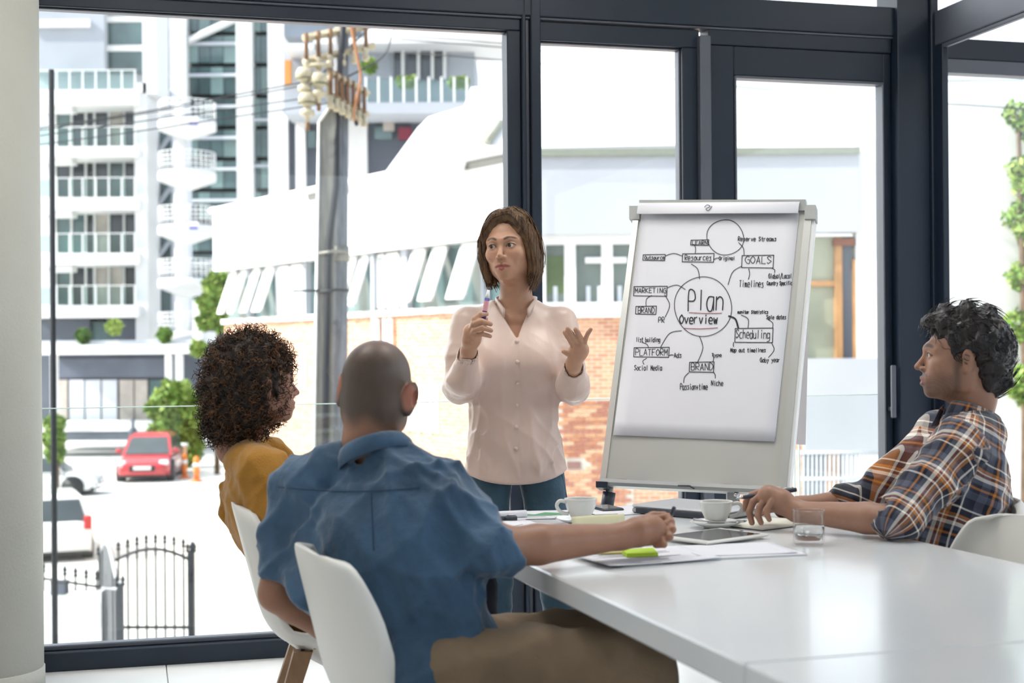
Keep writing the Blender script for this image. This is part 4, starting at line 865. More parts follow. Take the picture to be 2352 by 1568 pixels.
# laptop
lc = on_z(1604, 1180, TZ); lr = empty('laptop', lc, TROT + math.radians(31)); tag(lr, 'closed silver laptop lying behind the coffee cup', 'laptop')
MB().bbox(-.115, .115, -.165, .165, .004, .018, .004).build('base', mat('laptop_base', (.42, .43, .42), .4, .4), lr); MB().bbox(-.116, .116, -.166, .166, .019, .029, .005).build('lid', M_silver, lr); MB().bbox(-.11, .11, -.16, .16, 0, .004, .001).build('rubber_base', M_dknavy, lr)
MB().bbox(-.1155, -.10, -.15, .15, .005, .0175, .002).build('hinge', M_dknavy, lr)
for y in (-.10, -.078, -.052): MB().box(y, y + .014, -.1665, -.16, .008, .014).build('port', M_scr, lr)
# tablet
tq = [on_z(*q, TZ) for q in ((1530, 1248), (1614, 1224), (1750, 1233), (1660, 1262))]
def sheet_thing(name, label, cat_, px4, th, m, lift=0., grp=None):
    q = [on_z(*p, TZ) for p in px4]; c = sum(q, Vector()) / 4; r = empty(name, Vector((c.x, c.y, TZ + lift))); tag(r, label, cat_, grp); return q, r
def rectify(px4, w, h, lift):      # centre and heading from the photo, true rectangular size
    q = [on_z(*p, TZ + lift) for p in px4]; c = sum(q, Vector()) / 4; d = ((q[1] - q[0]) + (q[2] - q[3])).normalized()
    return Vector((c.x, c.y, TZ + lift)), math.atan2(d.y, d.x)
c, a = rectify(((1530, 1247), (1614, 1223), (1752, 1232), (1660, 1258)), .24, .17, .0)
tbz = .006
tbl = empty('tablet', (c.x, c.y, TZ + tbz), math.radians(40)); tag(tbl, 'white tablet lying on papers in front of the coffee cup', 'tablet')
MB().bbox(-.12, .12, -.085, .085, 0, .008, .003).build('body', mat('tablet_white', (.75, .74, .71), .3), tbl); MB().box(-.098, .098, -.073, .073, .0081, .0087).build('screen', M_scr, tbl); MB().lathe([(0, .0082), (.005, .0082), (.005, .0088), (0, .0088)], 16, (.109, 0, 0)).build('home_button', M_scr, tbl)
# loose sheets
def paper(label, px, py, w, h, ang, lift, curl=.0, m=None, name='paper_sheet', cat_='paper'):
    c = on_z(px, py, TZ + lift); r = empty(name, (c.x, c.y, TZ + lift), math.radians(ang)); tag(r, label, cat_)
    n = 10; vs = []
    for j in range(n + 1):
        for i in range(n + 1):
            x, y = -w / 2 + w * i / n, -h / 2 + h * j / n; vs.append((x, y, .0004 + curl * (abs(x) / (w / 2)) ** 3 * .6 + curl * max(0, (i + j) / (2 * n) - .6) ** 2 * 2))
    o = MB().add(vs, [(j * (n + 1) + i, j * (n + 1) + i + 1, (j + 1) * (n + 1) + i + 1, (j + 1) * (n + 1) + i) for j in range(n) for i in range(n)], True).build('sheet', m or M_paper, r); s = o.modifiers.new('t', 'SOLIDIFY'); s.thickness = .0006; s.offset = 1
    return r
def printed(r, w, h, seed, green=False):
    rn = random.Random(seed); mb = MB()
    for k in range(12):
        y = h / 2 - .03 - k * .019
        if rn.random() < .8: mb.box(-w / 2 + .02, -w / 2 + .02 + rn.uniform(.3, .9) * (w - .04), y, y + .004, .0012, .0016)
    o = mb.build('printed_lines', mat('print_grey', (.35, .36, .4), .8), r); o['kind'] = 'stuff'
    if green:
        gb = MB().add([(-.08, -.02, .0018), (-.04, .03, .0018), (-.01, .0, .0018), (.03, .05, .0018), (.08, .02, .0018), (.08, -.03, .0018), (-.08, -.04, .0018)], [(0, 1, 2, 3, 4, 5, 6)]).build('green_chart', mat('chart_green', (.12, .33, .18), .8), r)
printed(paper('printed sheet lying under the sleeve of the man in blue', 1150, 1204, .21, .297, 20, .001), .21, .297, 1)
printed(paper('sheet with a green chart in front of the standing woman', 1235, 1182, .297, .21, 8, .002), .297, .21, 2, True)
printed(paper('printed sheet left of the cup behind the yellow note', 1225, 1212, .21, .297, 60, .003), .21, .297, 3)
paper('blank sheet lying at the table end near the easel leg', 1430, 1172, .297, .21, 30, .001)
printed(paper('printed sheet under the forearm of the man in blue', 1300, 1236, .297, .21, 12, .001), .297, .21, 4)
# glossy folder and papers in front of the tablet
fo = on_z(1660, 1268, TZ); fr_ = empty('folder', (fo.x, fo.y, TZ), math.radians(14)); tag(fr_, 'glossy pale folder lying under the loose papers', 'folder')
MB().bbox(-.17, .17, -.115, .115, 0, .0025, .001).build('cover', mat('folder_gloss', (.62, .64, .66), .12), fr_); MB().bbox(-.168, .168, -.112, .112, .0026, .0045, .0005).build('pages', M_paper, fr_)
printed(paper('loose sheet hanging over the folder edge', 1480, 1278, .297, .21, 24, .0052, .004), .297, .21, 5)
paper('blank sheet on the folder beside the water glass', 1690, 1262, .25, .18, 10, .0052, .003)
# sticky notes
def sticky(label, px, py, w, h, th, ang, col, nm, lift=0.):
    c = on_z(px, py, TZ + lift); r = empty('sticky_note_pad', (c.x, c.y, TZ + lift), math.radians(ang)); tag(r, label, 'sticky notes'); m = mat(nm, col, .8, 0, .04, 20)
    MB().bbox(-w / 2, w / 2, -h / 2, h / 2, 0, th, .0004).build('pad', m, r)
    MB().add([(-w / 2, -h / 2, th + .0003), (w / 2, -h / 2, th + .0003), (w / 2, h / 2, th + .006), (-w / 2, h / 2, th + .003)], [(0, 1, 2, 3)]).build('top_note', m, r).modifiers.new('t', 'SOLIDIFY').thickness = .0004
sticky('lime green sticky note pad beside the hand of the man in blue', 1470, 1275, .076, .05, .008, 8, (.50, .72, .05), 'note_lime', .0065)
sticky('yellow sticky note under the wrist of the man in blue', 1402, 1270, .07, .05, .004, 16, (.62, .54, .22), 'note_straw', .006)
sticky('bright yellow sticky note beside the rolled blue sleeve', 1186, 1218, .04, .04, .003, 0, (.75, .66, .02), 'note_yellow', .004)
# pale yellow note standing up before the cup
nq = [on_z(1318, 1232, TZ + .003), on_z(1440, 1228, TZ + .003)]; nr = empty('yellow_note', (nq[0] + nq[1]) / 2); tag(nr, 'pale yellow note sheet propped upright in front of a cup', 'note')
vs = []
for j in range(9):
    t = j / 8
    for i in range(9):
        s = i / 8; p = nq[0] * (1 - s) + nq[1] * s; vs.append(p + Vector((-.006 * t, .018 * t * t + .008 * math.sin(PI * s), .050 * t + .004 * s * t)))
MB().add(vs, [(j * 9 + i, j * 9 + i + 1, j * 9 + i + 10, j * 9 + i + 9) for j in range(8) for i in range(8)], True).build('sheet', mat('note_cream', (.70, .67, .45), .85), nr, True).modifiers.new('t', 'SOLIDIFY').thickness = .0005
# notebook under the plaid man's hand
nb = on_z(1768, 1204, TZ); nbr = empty('notebook', (nb.x, nb.y, TZ), math.radians(38)); tag(nbr, 'open notebook with cream pages under the pen hand', 'notebook')
MB().bbox(-.13, .13, -.09, .09, 0, .003, .001).build('cover', mat('notebook_cover', (.05, .05, .06), .6), nbr)
for s in (-1, 1):
    vs = []; n = 8
    for i in range(n + 1):
        x = s * .127 * i / n; z = .003 + .010 * math.sin(PI * min(1, .15 + .85 * i / n)) * .8
        vs += [(x, -.087, z), (x, .087, z), (x, -.087, .003), (x, .087, .003)]
    MB().add(vs, [(4 * i, 4 * i + 1, 4 * i + 5, 4 * i + 4) for i in range(n)] + [(4 * i, 4 * i + 4, 4 * i + 6, 4 * i + 2) for i in range(n)] + [(4 * i + 1, 4 * i + 3, 4 * i + 7, 4 * i + 5) for i in range(n)] + [(4 * n, 4 * n + 1, 4 * n + 3, 4 * n + 2)], True).build('pages', mat('notebook_pages', (.74, .72, .64), .85, 0, .06, 30), nbr)
# dark phone, clip and pens
pc = on_z(1392, 1170, TZ); ph = empty('mobile_phone', (pc.x, pc.y, TZ), math.radians(20)); tag(ph, 'dark mobile phone beside the cup behind the yellow note', 'phone'); MB().bbox(-.035, .035, -.06, .06, 0, .009, .003).build('body', M_dknavy, ph); MB().box(-.031, .031, -.054, .054, .009, .0096).build('screen', M_scr, ph)
pc = on_z(1386, 1186, TZ); gb = empty('pocket_notebook', (pc.x, pc.y, TZ), math.radians(15)); tag(gb, 'small olive notebook beside the cup handle side', 'notebook'); MB().bbox(-.035, .035, -.03, .03, 0, .010, .001).build('pages', mat('olive_cover', (.16, .15, .09), .7), gb); MB().bbox(-.036, .036, -.031, .031, .010, .012, .001).build('cover', M_paper, gb)
def pen(name, label, a, b, r, body, tipm, cat_='pen', clip=True):
    a, b = Vector(a), Vector(b); d = b - a; o = empty(name, a); tag(o, label, cat_)
    MB().tube([a + d * .12, a + d * .6], r, 12).build('barrel', body, o, True); MB().tube([a, a + d * .04, a + d * .12], [r * .15, r * .5, r], 12).build('tip', tipm, o, True)
    MB().tube([a + d * .6, a + d * .62, a + d * .98, b], [r * 1.02, r * 1.15, r * 1.1, r * .8], 12).build('cap', body, o, True)
    s = d.normalized().cross(Vector((0, 1, 0))).normalized() * r * 1.4
    if clip: MB().tube([a + d * .95 + s, a + d * .66 + s], r * .25, 6).build('clip', tipm, o, True)
    return o
p0_ = on_z(1118, 1191, TZ + .008); p1_ = on_z(1188, 1190, TZ + .008)
pen('pen', 'black pen lying on papers by the rolled sheet', p0_, p1_, .007, M_dknavy, M_steel)
ru = empty('paper_roll', on_z(1140, 1184, TZ)); tag(ru, 'white rolled paper lying at the table end', 'paper'); ra_, rb2 = on_z(1085, 1186, TZ + .0125), on_z(1208, 1180, TZ + .0125)
MB().tube([ra_, rb2], .012, 18, cap=False).build('roll', M_paper, ru, True).modifiers.new('t', 'SOLIDIFY').thickness = .001; MB().tube([ra_, rb2], .007, 14, cap=False).build('inner_roll', M_paper, ru, True)
# water glass
gc = on_z(1858, 1250, TZ); gr_ = empty('water_glass', gc); tag(gr_, 'clear tumbler half full of water beside the folder', 'glass')
M_tg = bpy.data.materials.new('tumbler_glass'); M_tg.use_nodes = True; MATS['tumbler_glass'] = M_tg
_p = M_tg.node_tree.nodes['Principled BSDF']; _p.inputs['Transmission Weight'].default_value = 1; _p.inputs['Roughness'].default_value = .0; _p.inputs['IOR'].default_value = 1.45
_n = M_tg.node_tree.nodes.new('ShaderNodeTexNoise'); _r = M_tg.node_tree.nodes.new('ShaderNodeMapRange'); _r.inputs['To Min'].default_value = 0; _r.inputs['To Max'].default_value = .02; M_tg.node_tree.links.new(_n.outputs[0], _r.inputs[0]); M_tg.node_tree.links.new(_r.outputs[0], _p.inputs['Roughness'])
M_wt = M_tg.copy(); M_wt.name = 'water'; M_wt.node_tree.nodes['Principled BSDF'].inputs['IOR'].default_value = 1.33
MB().lathe([(0, .0005), (.034, .0005), (.0375, .004), (.039, .02), (.0405, .086), (.0400, .0875), (.0388, .086), (.0372, .02), (.034, .0125), (0, .0115)], 48).build('tumbler', glassmat('thin_tumbler', (.985, .99, .99), 1.35), gr_)
MB().lathe([(0, .0118), (.0338, .0128), (.0371, .02), (.0379, .048), (0, .048)], 48).build('water', M_wt, gr_)
# ================================================================== people: smooth-union surfaces polygonised on a graded grid
from mathutils.bvhtree import BVHTree
def npv(v): return np.array(tuple(v), dtype=np.float32)
def smin(a, b, k):
    if k <= 0: return np.minimum(a, b)
    h = np.maximum(k - np.abs(a - b), 0) / k
    return np.minimum(a, b) - h * h * k * .25
def smax(a, b, k): return -smin(-a, -b, k)
class Frame:
    def __init__(s, o, R=None, sc=1.0):
        s.o = npv(o); s.R = np.eye(3, dtype=np.float32) if R is None else np.array(R, dtype=np.float32); s.s = sc
    def w(s, p): return s.o + s.R @ (npv(p) * s.s)
    def loc(s, P): return (P - s.o) @ s.R / s.s
def rotm(yaw=0, pitch=0, roll=0):      # yaw about z, pitch about x (nod down +), roll about y; degrees
    return np.array((Matrix.Rotation(math.radians(yaw), 3, 'Z') @ Matrix.Rotation(math.radians(pitch), 3, 'X') @ Matrix.Rotation(math.radians(roll), 3, 'Y')), dtype=np.float32)
class Sdf:
    def __init__(s): s.p = []; s.disp = None
    def add(s, fn, lo, hi, k, op='u'): s.p.append((fn, np.array(lo), np.array(hi), k, op)); return s
    def cap(s, a, b, r1, r2=None, k=.02, op='u'): return s.chain([a, b], [r1, r1 if r2 is None else r2], k, op)
    def chain(s, pts, rs, k=.02, op='u', F=None, flat=None):
        P = [npv(p) if F is None else F.w(p) for p in pts]
        if not isinstance(rs, (list, tuple)): rs = [rs] * len(P)
        if F is not None: rs = [r * F.s for r in rs]
        lo = np.min([p - r for p, r in zip(P, rs)], 0); hi = np.max([p + r for p, r in zip(P, rs)], 0)
        def fn(X, Y, Z):
            d = None
            for i in range(len(P) - 1):
                a, b = P[i], P[i + 1]; ba = b - a; L2 = float(ba @ ba) + 1e-12
                h = np.clip(((X - a[0]) * ba[0] + (Y - a[1]) * ba[1] + (Z - a[2]) * ba[2]) / L2, 0, 1)
                e = np.sqrt((X - a[0] - h * ba[0]) ** 2 + (Y - a[1] - h * ba[1]) ** 2 + (Z - a[2] - h * ba[2]) ** 2) - (rs[i] + (rs[i + 1] - rs[i]) * h)
                d = e if d is None else smin(d, e, min(rs[i], rs[i + 1]) * .3)
            return d
        return s.add(fn, lo, hi, k, op)
    def ell(s, c, r, k=.02, op='u', F=None, R=None):
        c = npv(c) if F is None else F.w(c); r = np.array([r] * 3 if isinstance(r, (int, float)) else r, dtype=np.float32) * (1 if F is None else F.s)
        RR = np.eye(3, dtype=np.float32) if R is None else np.array(R, dtype=np.float32)
        if F is not None: RR = F.R @ RR
        e = np.abs(RR) @ r
        def fn(X, Y, Z):
            x, y, z = X - c[0], Y - c[1], Z - c[2]
            l = [(x * RR[0, i] + y * RR[1, i] + z * RR[2, i]) for i in range(3)]
            k0 = np.sqrt((l[0] / r[0]) ** 2 + (l[1] / r[1]) ** 2 + (l[2] / r[2]) ** 2); k1 = np.sqrt((l[0] / r[0] ** 2) ** 2 + (l[1] / r[1] ** 2) ** 2 + (l[2] / r[2] ** 2) ** 2)
            return k0 * (k0 - 1) / np.maximum(k1, 1e-6)
        return s.add(fn, c - e, c + e, k, op)
    def stack(s, F, rows, k=.03, p=2.3):
        rows = np.array(rows, dtype=np.float64); zs_ = rows[:, 0]; tg = np.gradient(rows, zs_, axis=0); zn = np.linspace(zs_[0], zs_[-1], 90); ii = np.clip(np.searchsorted(zs_, zn) - 1, 0, len(zs_) - 2); hh = (zs_[ii + 1] - zs_[ii])[:, None]; tt = ((zn - zs_[ii]) / hh[:, 0])[:, None]
        rows = ((2 * tt ** 3 - 3 * tt ** 2 + 1) * rows[ii] + (tt ** 3 - 2 * tt ** 2 + tt) * hh * tg[ii] + (-2 * tt ** 3 + 3 * tt ** 2) * rows[ii + 1] + (tt ** 3 - tt ** 2) * hh * tg[ii + 1]).astype(np.float32); rows[:, 0] = zn; zz = rows[:, 0]
        cs = np.array([F.w((r[1] + sx * r[3], r[2] + sy * r[4], r[0])) for r in rows for sx in (-1, 1) for sy in (-1, 1)])
        def fn(X, Y, Z):
            x, y, z = X - F.o[0], Y - F.o[1], Z - F.o[2]
            l = [(x * F.R[0, i] + y * F.R[1, i] + z * F.R[2, i]) / F.s for i in range(3)]
            q = np.clip(l[2], zz[0], zz[-1]); cx, cy, rx, ry = [np.interp(q, zz, rows[:, i]).astype(np.float32) for i in (1, 2, 3, 4)]
            m = ((np.abs(l[0] - cx) / rx) ** p + (np.abs(l[1] - cy) / ry) ** p) ** (1 / p)
            d = (m - 1) * np.minimum(rx, ry); e = np.maximum(zz[0] - l[2], l[2] - zz[-1])
            return np.maximum(d, e) * F.s
        return s.add(fn, cs.min(0) - .02, cs.max(0) + .02, k)
    def cut(s, fn, lo, hi, k=.004): return s.add(fn, lo, hi, k, 's')
    def grid(s, xs, ys, zs):
        D = np.full((len(xs), len(ys), len(zs)), .5, dtype=np.float32)
        for fn, lo, hi, k, op in s.p:
            m = k + .03; sl = []
            for ax, a in enumerate((xs, ys, zs)):
                i0 = max(0, np.searchsorted(a, lo[ax] - m) - 1); i1 = min(len(a), np.searchsorted(a, hi[ax] + m) + 1); sl.append(slice(i0, i1))
            if any(q.stop <= q.start for q in sl): continue
            X, Y, Z = xs[sl[0]][:, None, None], ys[sl[1]][None, :, None], zs[sl[2]][None, None, :]
            d = np.broadcast_to(fn(X, Y, Z), D[tuple(sl)].shape)
            if op == 'u': D[tuple(sl)] = smin(D[tuple(sl)], d, k)
            else: D[tuple(sl)] = smax(D[tuple(sl)], -d, k)
        if s.disp is not None:
            I = np.nonzero(np.abs(D) < .04); D[I] += s.disp(xs[I[0]], ys[I[1]], zs[I[2]])
        return D
def axis(lo, hi, step, fine=()):
    out = [lo]
    while out[-1] < hi:
        st = step
        for (a, b, f) in fine:
            if a <= out[-1] <= b: st = min(st, f)
        out.append(out[-1] + st)
    return np.array(out, dtype=np.float32)
def nets(D, xs, ys, zs):
    S = D < 0; c = np.zeros(tuple(n - 1 for n in D.shape), np.uint8)
    for a in (0, 1):
        for b in (0, 1):
            for e in (0, 1): c += S[a:S.shape[0] - 1 + a, b:S.shape[1] - 1 + b, e:S.shape[2] - 1 + e]
    act = (c > 0) & (c < 8); I, J, K = np.nonzero(act); idx = np.full(act.shape, -1, np.int32); idx[act] = np.arange(len(I))
    pos = np.zeros((len(I), 3)); cnt = np.zeros(len(I)); co = [(a, b, e) for a in (0, 1) for b in (0, 1) for e in (0, 1)]
    for p in co:
        for ax in range(3):
            if p[ax]: continue
            q = list(p); q[ax] = 1
            d0 = D[I + p[0], J + p[1], K + p[2]]; d1 = D[I + q[0], J + q[1], K + q[2]]; m = (d0 < 0) != (d1 < 0)
            t = (d0[m] / (d0[m] - d1[m]))[:, None]
            a0 = np.stack([xs[I[m] + p[0]], ys[J[m] + p[1]], zs[K[m] + p[2]]], 1); a1 = np.stack([xs[I[m] + q[0]], ys[J[m] + q[1]], zs[K[m] + q[2]]], 1)
            pos[m] += a0 + (a1 - a0) * t; cnt[m] += 1
    pos /= cnt[:, None]; qs = []
    for ax in range(3):
        n = list(S.shape); n[ax] -= 1
        A = S.take(range(0, S.shape[ax] - 1), ax); B = S.take(range(1, S.shape[ax]), ax); df = A != B
        o = [a for a in range(3) if a != ax]
        sl = [slice(None)] * 3
        for a in o: sl[a] = slice(1, S.shape[a] - 1)
        E = np.nonzero(df[tuple(sl)]); E = [e.copy() for e in E]
        for a in o: E[a] += 1
        f = A[tuple(E)]
        def cell(da, db):
            e = [q.copy() for q in E]; e[o[0]] -= da; e[o[1]] -= db; return idx[tuple(e)]
        q = np.stack([cell(1, 1), cell(0, 1), cell(0, 0), cell(1, 0)], 1)
        flip = f if ax != 1 else ~f
        q[~flip] = q[~flip][:, ::-1]; qs.append(q)
    Q = np.concatenate(qs); Q = Q[(Q >= 0).all(1)]
    return pos, Q
def np_mesh(name, V, Q, smooth_it=0):
    if smooth_it:
        e = np.concatenate([Q[:, [0, 1]], Q[:, [1, 2]], Q[:, [2, 3]], Q[:, [3, 0]]]); 
        for _ in range(smooth_it):
            acc = np.zeros_like(V); n = np.zeros(len(V)); np.add.at(acc, e[:, 0], V[e[:, 1]]); np.add.at(n, e[:, 0], 1); np.add.at(acc, e[:, 1], V[e[:, 0]]); np.add.at(n, e[:, 1], 1)
            V = V + .5 * (acc / np.maximum(n, 1)[:, None] - V)
    me = bpy.data.meshes.new(name); me.vertices.add(len(V)); me.vertices.foreach_set('co', V.astype(np.float32).ravel())
    me.loops.add(len(Q) * 4); me.loops.foreach_set('vertex_index', Q.astype(np.int32).ravel()); me.polygons.add(len(Q)); me.polygons.foreach_set('loop_start', np.arange(0, len(Q) * 4, 4, dtype=np.int32))
    me.polygons.foreach_set('use_smooth', np.ones(len(Q), bool)); me.update(calc_edges=True); return me, V
def skin_build(name, sdf, box, step, fine, m, parent, color=None, sm=1):
    xs, ys, zs = [axis(box[2 * a], box[2 * a + 1], step, fine.get('xyz'[a], ())) for a in range(3)]
    V, Q = nets(sdf.grid(xs, ys, zs), xs, ys, zs)
    me, V = np_mesh(name, V, Q, sm)
    if color is not None:
        C = np.ones((len(V), 4), np.float32); C[:, :3] = color(V); a = me.color_attributes.new('Col', 'FLOAT_COLOR', 'POINT'); a.data.foreach_set('color', C.ravel())
    o = link(name, me, m, parent, True); o['_n'] = len(Q); del o['_n']; return o, V, Q
def bvh_of(V, Q): return BVHTree.FromPolygons([tuple(v) for v in V], [tuple(int(i) for i in q) for q in Q])
def hit(bvh, px, py):
    o = Vector((0, 0, CH)); d = ray(px, py).normalized(); h = bvh.ray_cast(o, d); return (h[0], h[1]) if h[0] is not None else (at(px, py, 4.5), Vector((0, -1, 0)))
def wav(V, ks, ph): return np.sin(V[0] * ks[0] + V[1] * ks[1] + V[2] * ks[2] + ph)
def folds(seed, n=7, f0=18, f1=55, amp=.004, dirz=1.0):
    rs = np.random.RandomState(seed); D = rs.normal(size=(n, 3)) * np.array([1, 1, dirz]); D /= np.linalg.norm(D, axis=1)[:, None]; F = rs.uniform(f0, f1, n); P = rs.uniform(0, 6.28, n); W = rs.normal(size=(n, 3)) * 9
    def fn(x, y, z):
        t = 0
        for i in range(n):
            a = np.sin((x * D[i, 0] + y * D[i, 1] + z * D[i, 2]) * F[i] + P[i] + 1.3 * np.sin(x * W[i, 0] + y * W[i, 1] + z * W[i, 2])); t = t + (1 - np.abs(a)) ** 2 * amp * 18 / F[i] * 1.6 - amp * 18 / F[i] * .5
        return -t
    return fn

# ------------------------------------------------------------------ head
def head(s, F, fem=True, mouth=.0, ear=1.0):
    j = 1.0 if fem else 1.10
    s.ell((0, .018, .030), (.074, .096, .080), .02, F=F); s.ell((0, -.022, -.028), (.061 * (1 + (j - 1) * .5), .068, .086), .03, F=F)
    s.ell((0, -.034, -.075), (.045 * j, .050, .040), .028, F=F); s.ell((0, -.074, -.099), (.017 * j, .014, .014), .022, F=F)
    for x in (-1, 1):
        s.ell((x * .055 * j, .005, -.062), (.012, .03, .03), .03, F=F); s.ell((x * .040, -.058, -.027), (.021, .020, .018), .028, F=F)
    s.chain([(-.047, -.062, .016), (-.022, -.0815, .021), (0, -.086, .017), (.022, -.0815, .021), (.047, -.062, .016)], .0095 if fem else .0115, .018, F=F)
    for x in (-1, 1):
        s.ell((x * .031, -.0985, -.001), (.019, .018, .0125), .012, 's', F=F)
        s.ell((x * .031, -.0735, -.001), .0142, .004, F=F)
        s.chain([(x * .017, -.084, -.004), (x * .024, -.0872, .0055), (x * .032, -.0875, .0075), (x * .041, -.083, .004), (x * .046, -.076, -.001)], .0022, .003, F=F)
        s.ell((x * .0312, -.0895, -.0005), (.0125, .012, .0056), .0012, 's', F=F)
    s.chain([(0, -.083, .014), (0, -.095, -.010), (0, -.1085, -.033)], [.0062, .0068, .0098], .010, F=F)
    for x in (-1, 1):
        s.ell((x * .0105, -.096, -.0385), (.0078, .0095, .0072), .006, F=F); s.ell((x * .0062, -.1035, -.0455), (.0034, .005, .003), .002, 's', F=F)
    s.ell((0, -.077, -.066), (.027, .018, .023), .016, F=F)
    s.chain([(-.023, -.083, -.0685), (-.012, -.0935, -.0645), (-.004, -.0975, -.0622), (0, -.0970, -.0635), (.004, -.0975, -.0622), (.012, -.0935, -.0645), (.023, -.083, -.0685)], [.0025, .0044, .0052, .0048, .0052, .0044, .0025], .004, F=F)
    s.chain([(-.021, -.083, -.0705), (-.009, -.0935, -.0762), (0, -.0955, -.0775), (.009, -.0935, -.0762), (.021, -.083, -.0705)], [.0028, .0055, .0062, .0055, .0028], .004, F=F)
    s.chain([(-.022, -.089, -.0692), (-.010, -.0995, -.0696), (0, -.1025, -.0699), (.010, -.0995, -.0696), (.022, -.089, -.0692)], [.0008, .0014 + mouth, .0018 + mouth, .0014 + mouth, .0008], .0015, 's', F=F)
    for x in (-1, 1):
        R = rotm(x * 26 * ear, 8, 0); q = (ear - 1) * .03; s.ell((x * (.079 + q), .014, -.010), (.0085, .0185 * ear, .031 * ear), .007, F=F, R=R); s.ell((x * (.077 + q), .010, -.034 * ear), (.007, .009, .011), .008, F=F)
        s.ell((x * (.0875 + q), .008, -.010), (.006, .0095, .017), .005, 's', F=F)
def chaindist(P, pts):
    d = np.full(len(P), 9.0)
    for a, b in zip(pts[:-1], pts[1:]):
        a, b = np.array(a), np.array(b); ba = b - a; h = np.clip(((P - a) @ ba) / (ba @ ba), 0, 1); d = np.minimum(d, np.linalg.norm(P - a - h[:, None] * ba, axis=1))
    return d
def sstep(x, a, b): t = np.clip((x - a) / (b - a), 0, 1); return t * t * (3 - 2 * t)
def face_paint(C, L, lip, brow, skin, bw=.0042):
    """lips, brows, lid line, darker skin round the eyes on the head-local points L"""
    def mixc(m, c): C[:] = C * (1 - m[:, None]) + np.array(c) * m[:, None]
    d = np.minimum(chaindist(L, [(-.022, -.086, -.0685), (-.010, -.097, -.0645), (0, -.100, -.0640), (.010, -.097, -.0645), (.022, -.086, -.0685)]), chaindist(L, [(-.020, -.086, -.0705), (0, -.100, -.0768), (.020, -.086, -.0705)]))
    mixc(.95 * (1 - sstep(d, .0034, .0064)), lip)
    inn = chaindist(L, [(-.020, -.088, -.0692), (0, -.094, -.0699), (.020, -.088, -.0692)]); mixc(.8 * (1 - sstep(inn, .001, .0026)), [c * .25 for c in lip])
    for x in (-1, 1):
        b = chaindist(L, [(x * .014, -.092, .0205), (x * .026, -.092, .0258), (x * .037, -.084, .0258), (x * .049, -.069, .0190)]); mixc(.85 * (1 - sstep(b, bw * .55, bw * 1.3)), brow)
        e = chaindist(L, [(x * .0175, -.084, -.003), (x * .024, -.0875, .0046), (x * .032, -.088, .006), (x * .041, -.083, .0035), (x * .0465, -.076, -.001)]); mixc(.92 * (1 - sstep(e, .0014, .0032)), [c * .35 for c in brow])
        k = np.linalg.norm((L - np.array((x * .031, -.084, .006))) / np.array((1.5, 1.2, 1)), axis=1); mixc(.28 * (1 - sstep(k, .006, .016)), [c * .55 for c in skin])  # skin darkened around each eye
    return C
def eyes(F, parent, iris, gaze=(0, 0)):
    for x in (-1, 1):
        c = F.w((x * .031, -.0735, -.001)); r = .0129 * F.s; g = F.R @ npv((gaze[0], -1, gaze[1])); g /= np.linalg.norm(g)
        Mx = Matrix.Translation(Vector(c)) @ Vector(g).to_track_quat('Z', 'Y').to_matrix().to_4x4()
        prof = [(r * math.sin(t), r * math.cos(t)) for t in [PI * k / 18 for k in range(18, -1, -1)]]
        e = MB().lathe(prof, 24, M=Mx).build('eye', mat('eye_white', (.62, .58, .55), .15, 0, .05, 60), parent, True)
        pr = [(.0058 * F.s, math.sqrt(r * r - (.0058 * F.s) ** 2) + .0003), (.003 * F.s, r + .0005), (0, r + .0006)]
        i_ = MB().lathe(pr, 20, M=Mx, cap=False).build('iris', mat('iris_' + parent.name, iris, .1), e, True)
        MB().lathe([(.0026 * F.s, r + .0006), (0, r + .0009)], 16, M=Mx, cap=False).build('pupil', M_scr, e, True)

M_skinA = mat('skin_fair', (1, 1, 1), .45, 0, .08, 30, .06, 220, sss=.12, attr='Col'); M_skinB = M_skinA
def fingers(s, chains, rs, k=.004):
    for ch, r in zip(chains, rs): s.chain([tuple(p) for p in ch], [r * 1.08, r, r * .94, r * .82][:len(ch)], k)
def strands_mesh(name, paths, m, parent, r0, r1, n=3):
    mb_v = []; mb_f = []
    for P in paths:
        P = np.asarray(P); k = len(P); t = np.gradient(P, axis=0); t /= np.linalg.norm(t, axis=1)[:, None] + 1e-9
        ref = np.array([.31, .62, .72]); a = np.cross(t, ref); a /= np.linalg.norm(a, axis=1)[:, None] + 1e-9; b = np.cross(t, a); o = sum(len(v) for v in mb_v)
        rr = np.linspace(r0, r1, k)[:, None]; ring = np.stack([P + (a * math.cos(2 * PI * q / n) + b * math.sin(2 * PI * q / n)) * rr for q in range(n)], 1).reshape(-1, 3); mb_v.append(ring)
        i = np.arange(k - 1)[:, None]; q = np.arange(n)[None, :]; f = np.stack([i * n + q, i * n + (q + 1) % n, (i + 1) * n + (q + 1) % n, (i + 1) * n + q], -1).reshape(-1, 4) + o; mb_f.append(f)
    V = np.concatenate(mb_v); Q = np.concatenate(mb_f); me, _ = np_mesh(name, V, Q); o = link(name, me, m, parent, True); o['kind'] = 'stuff'; return o
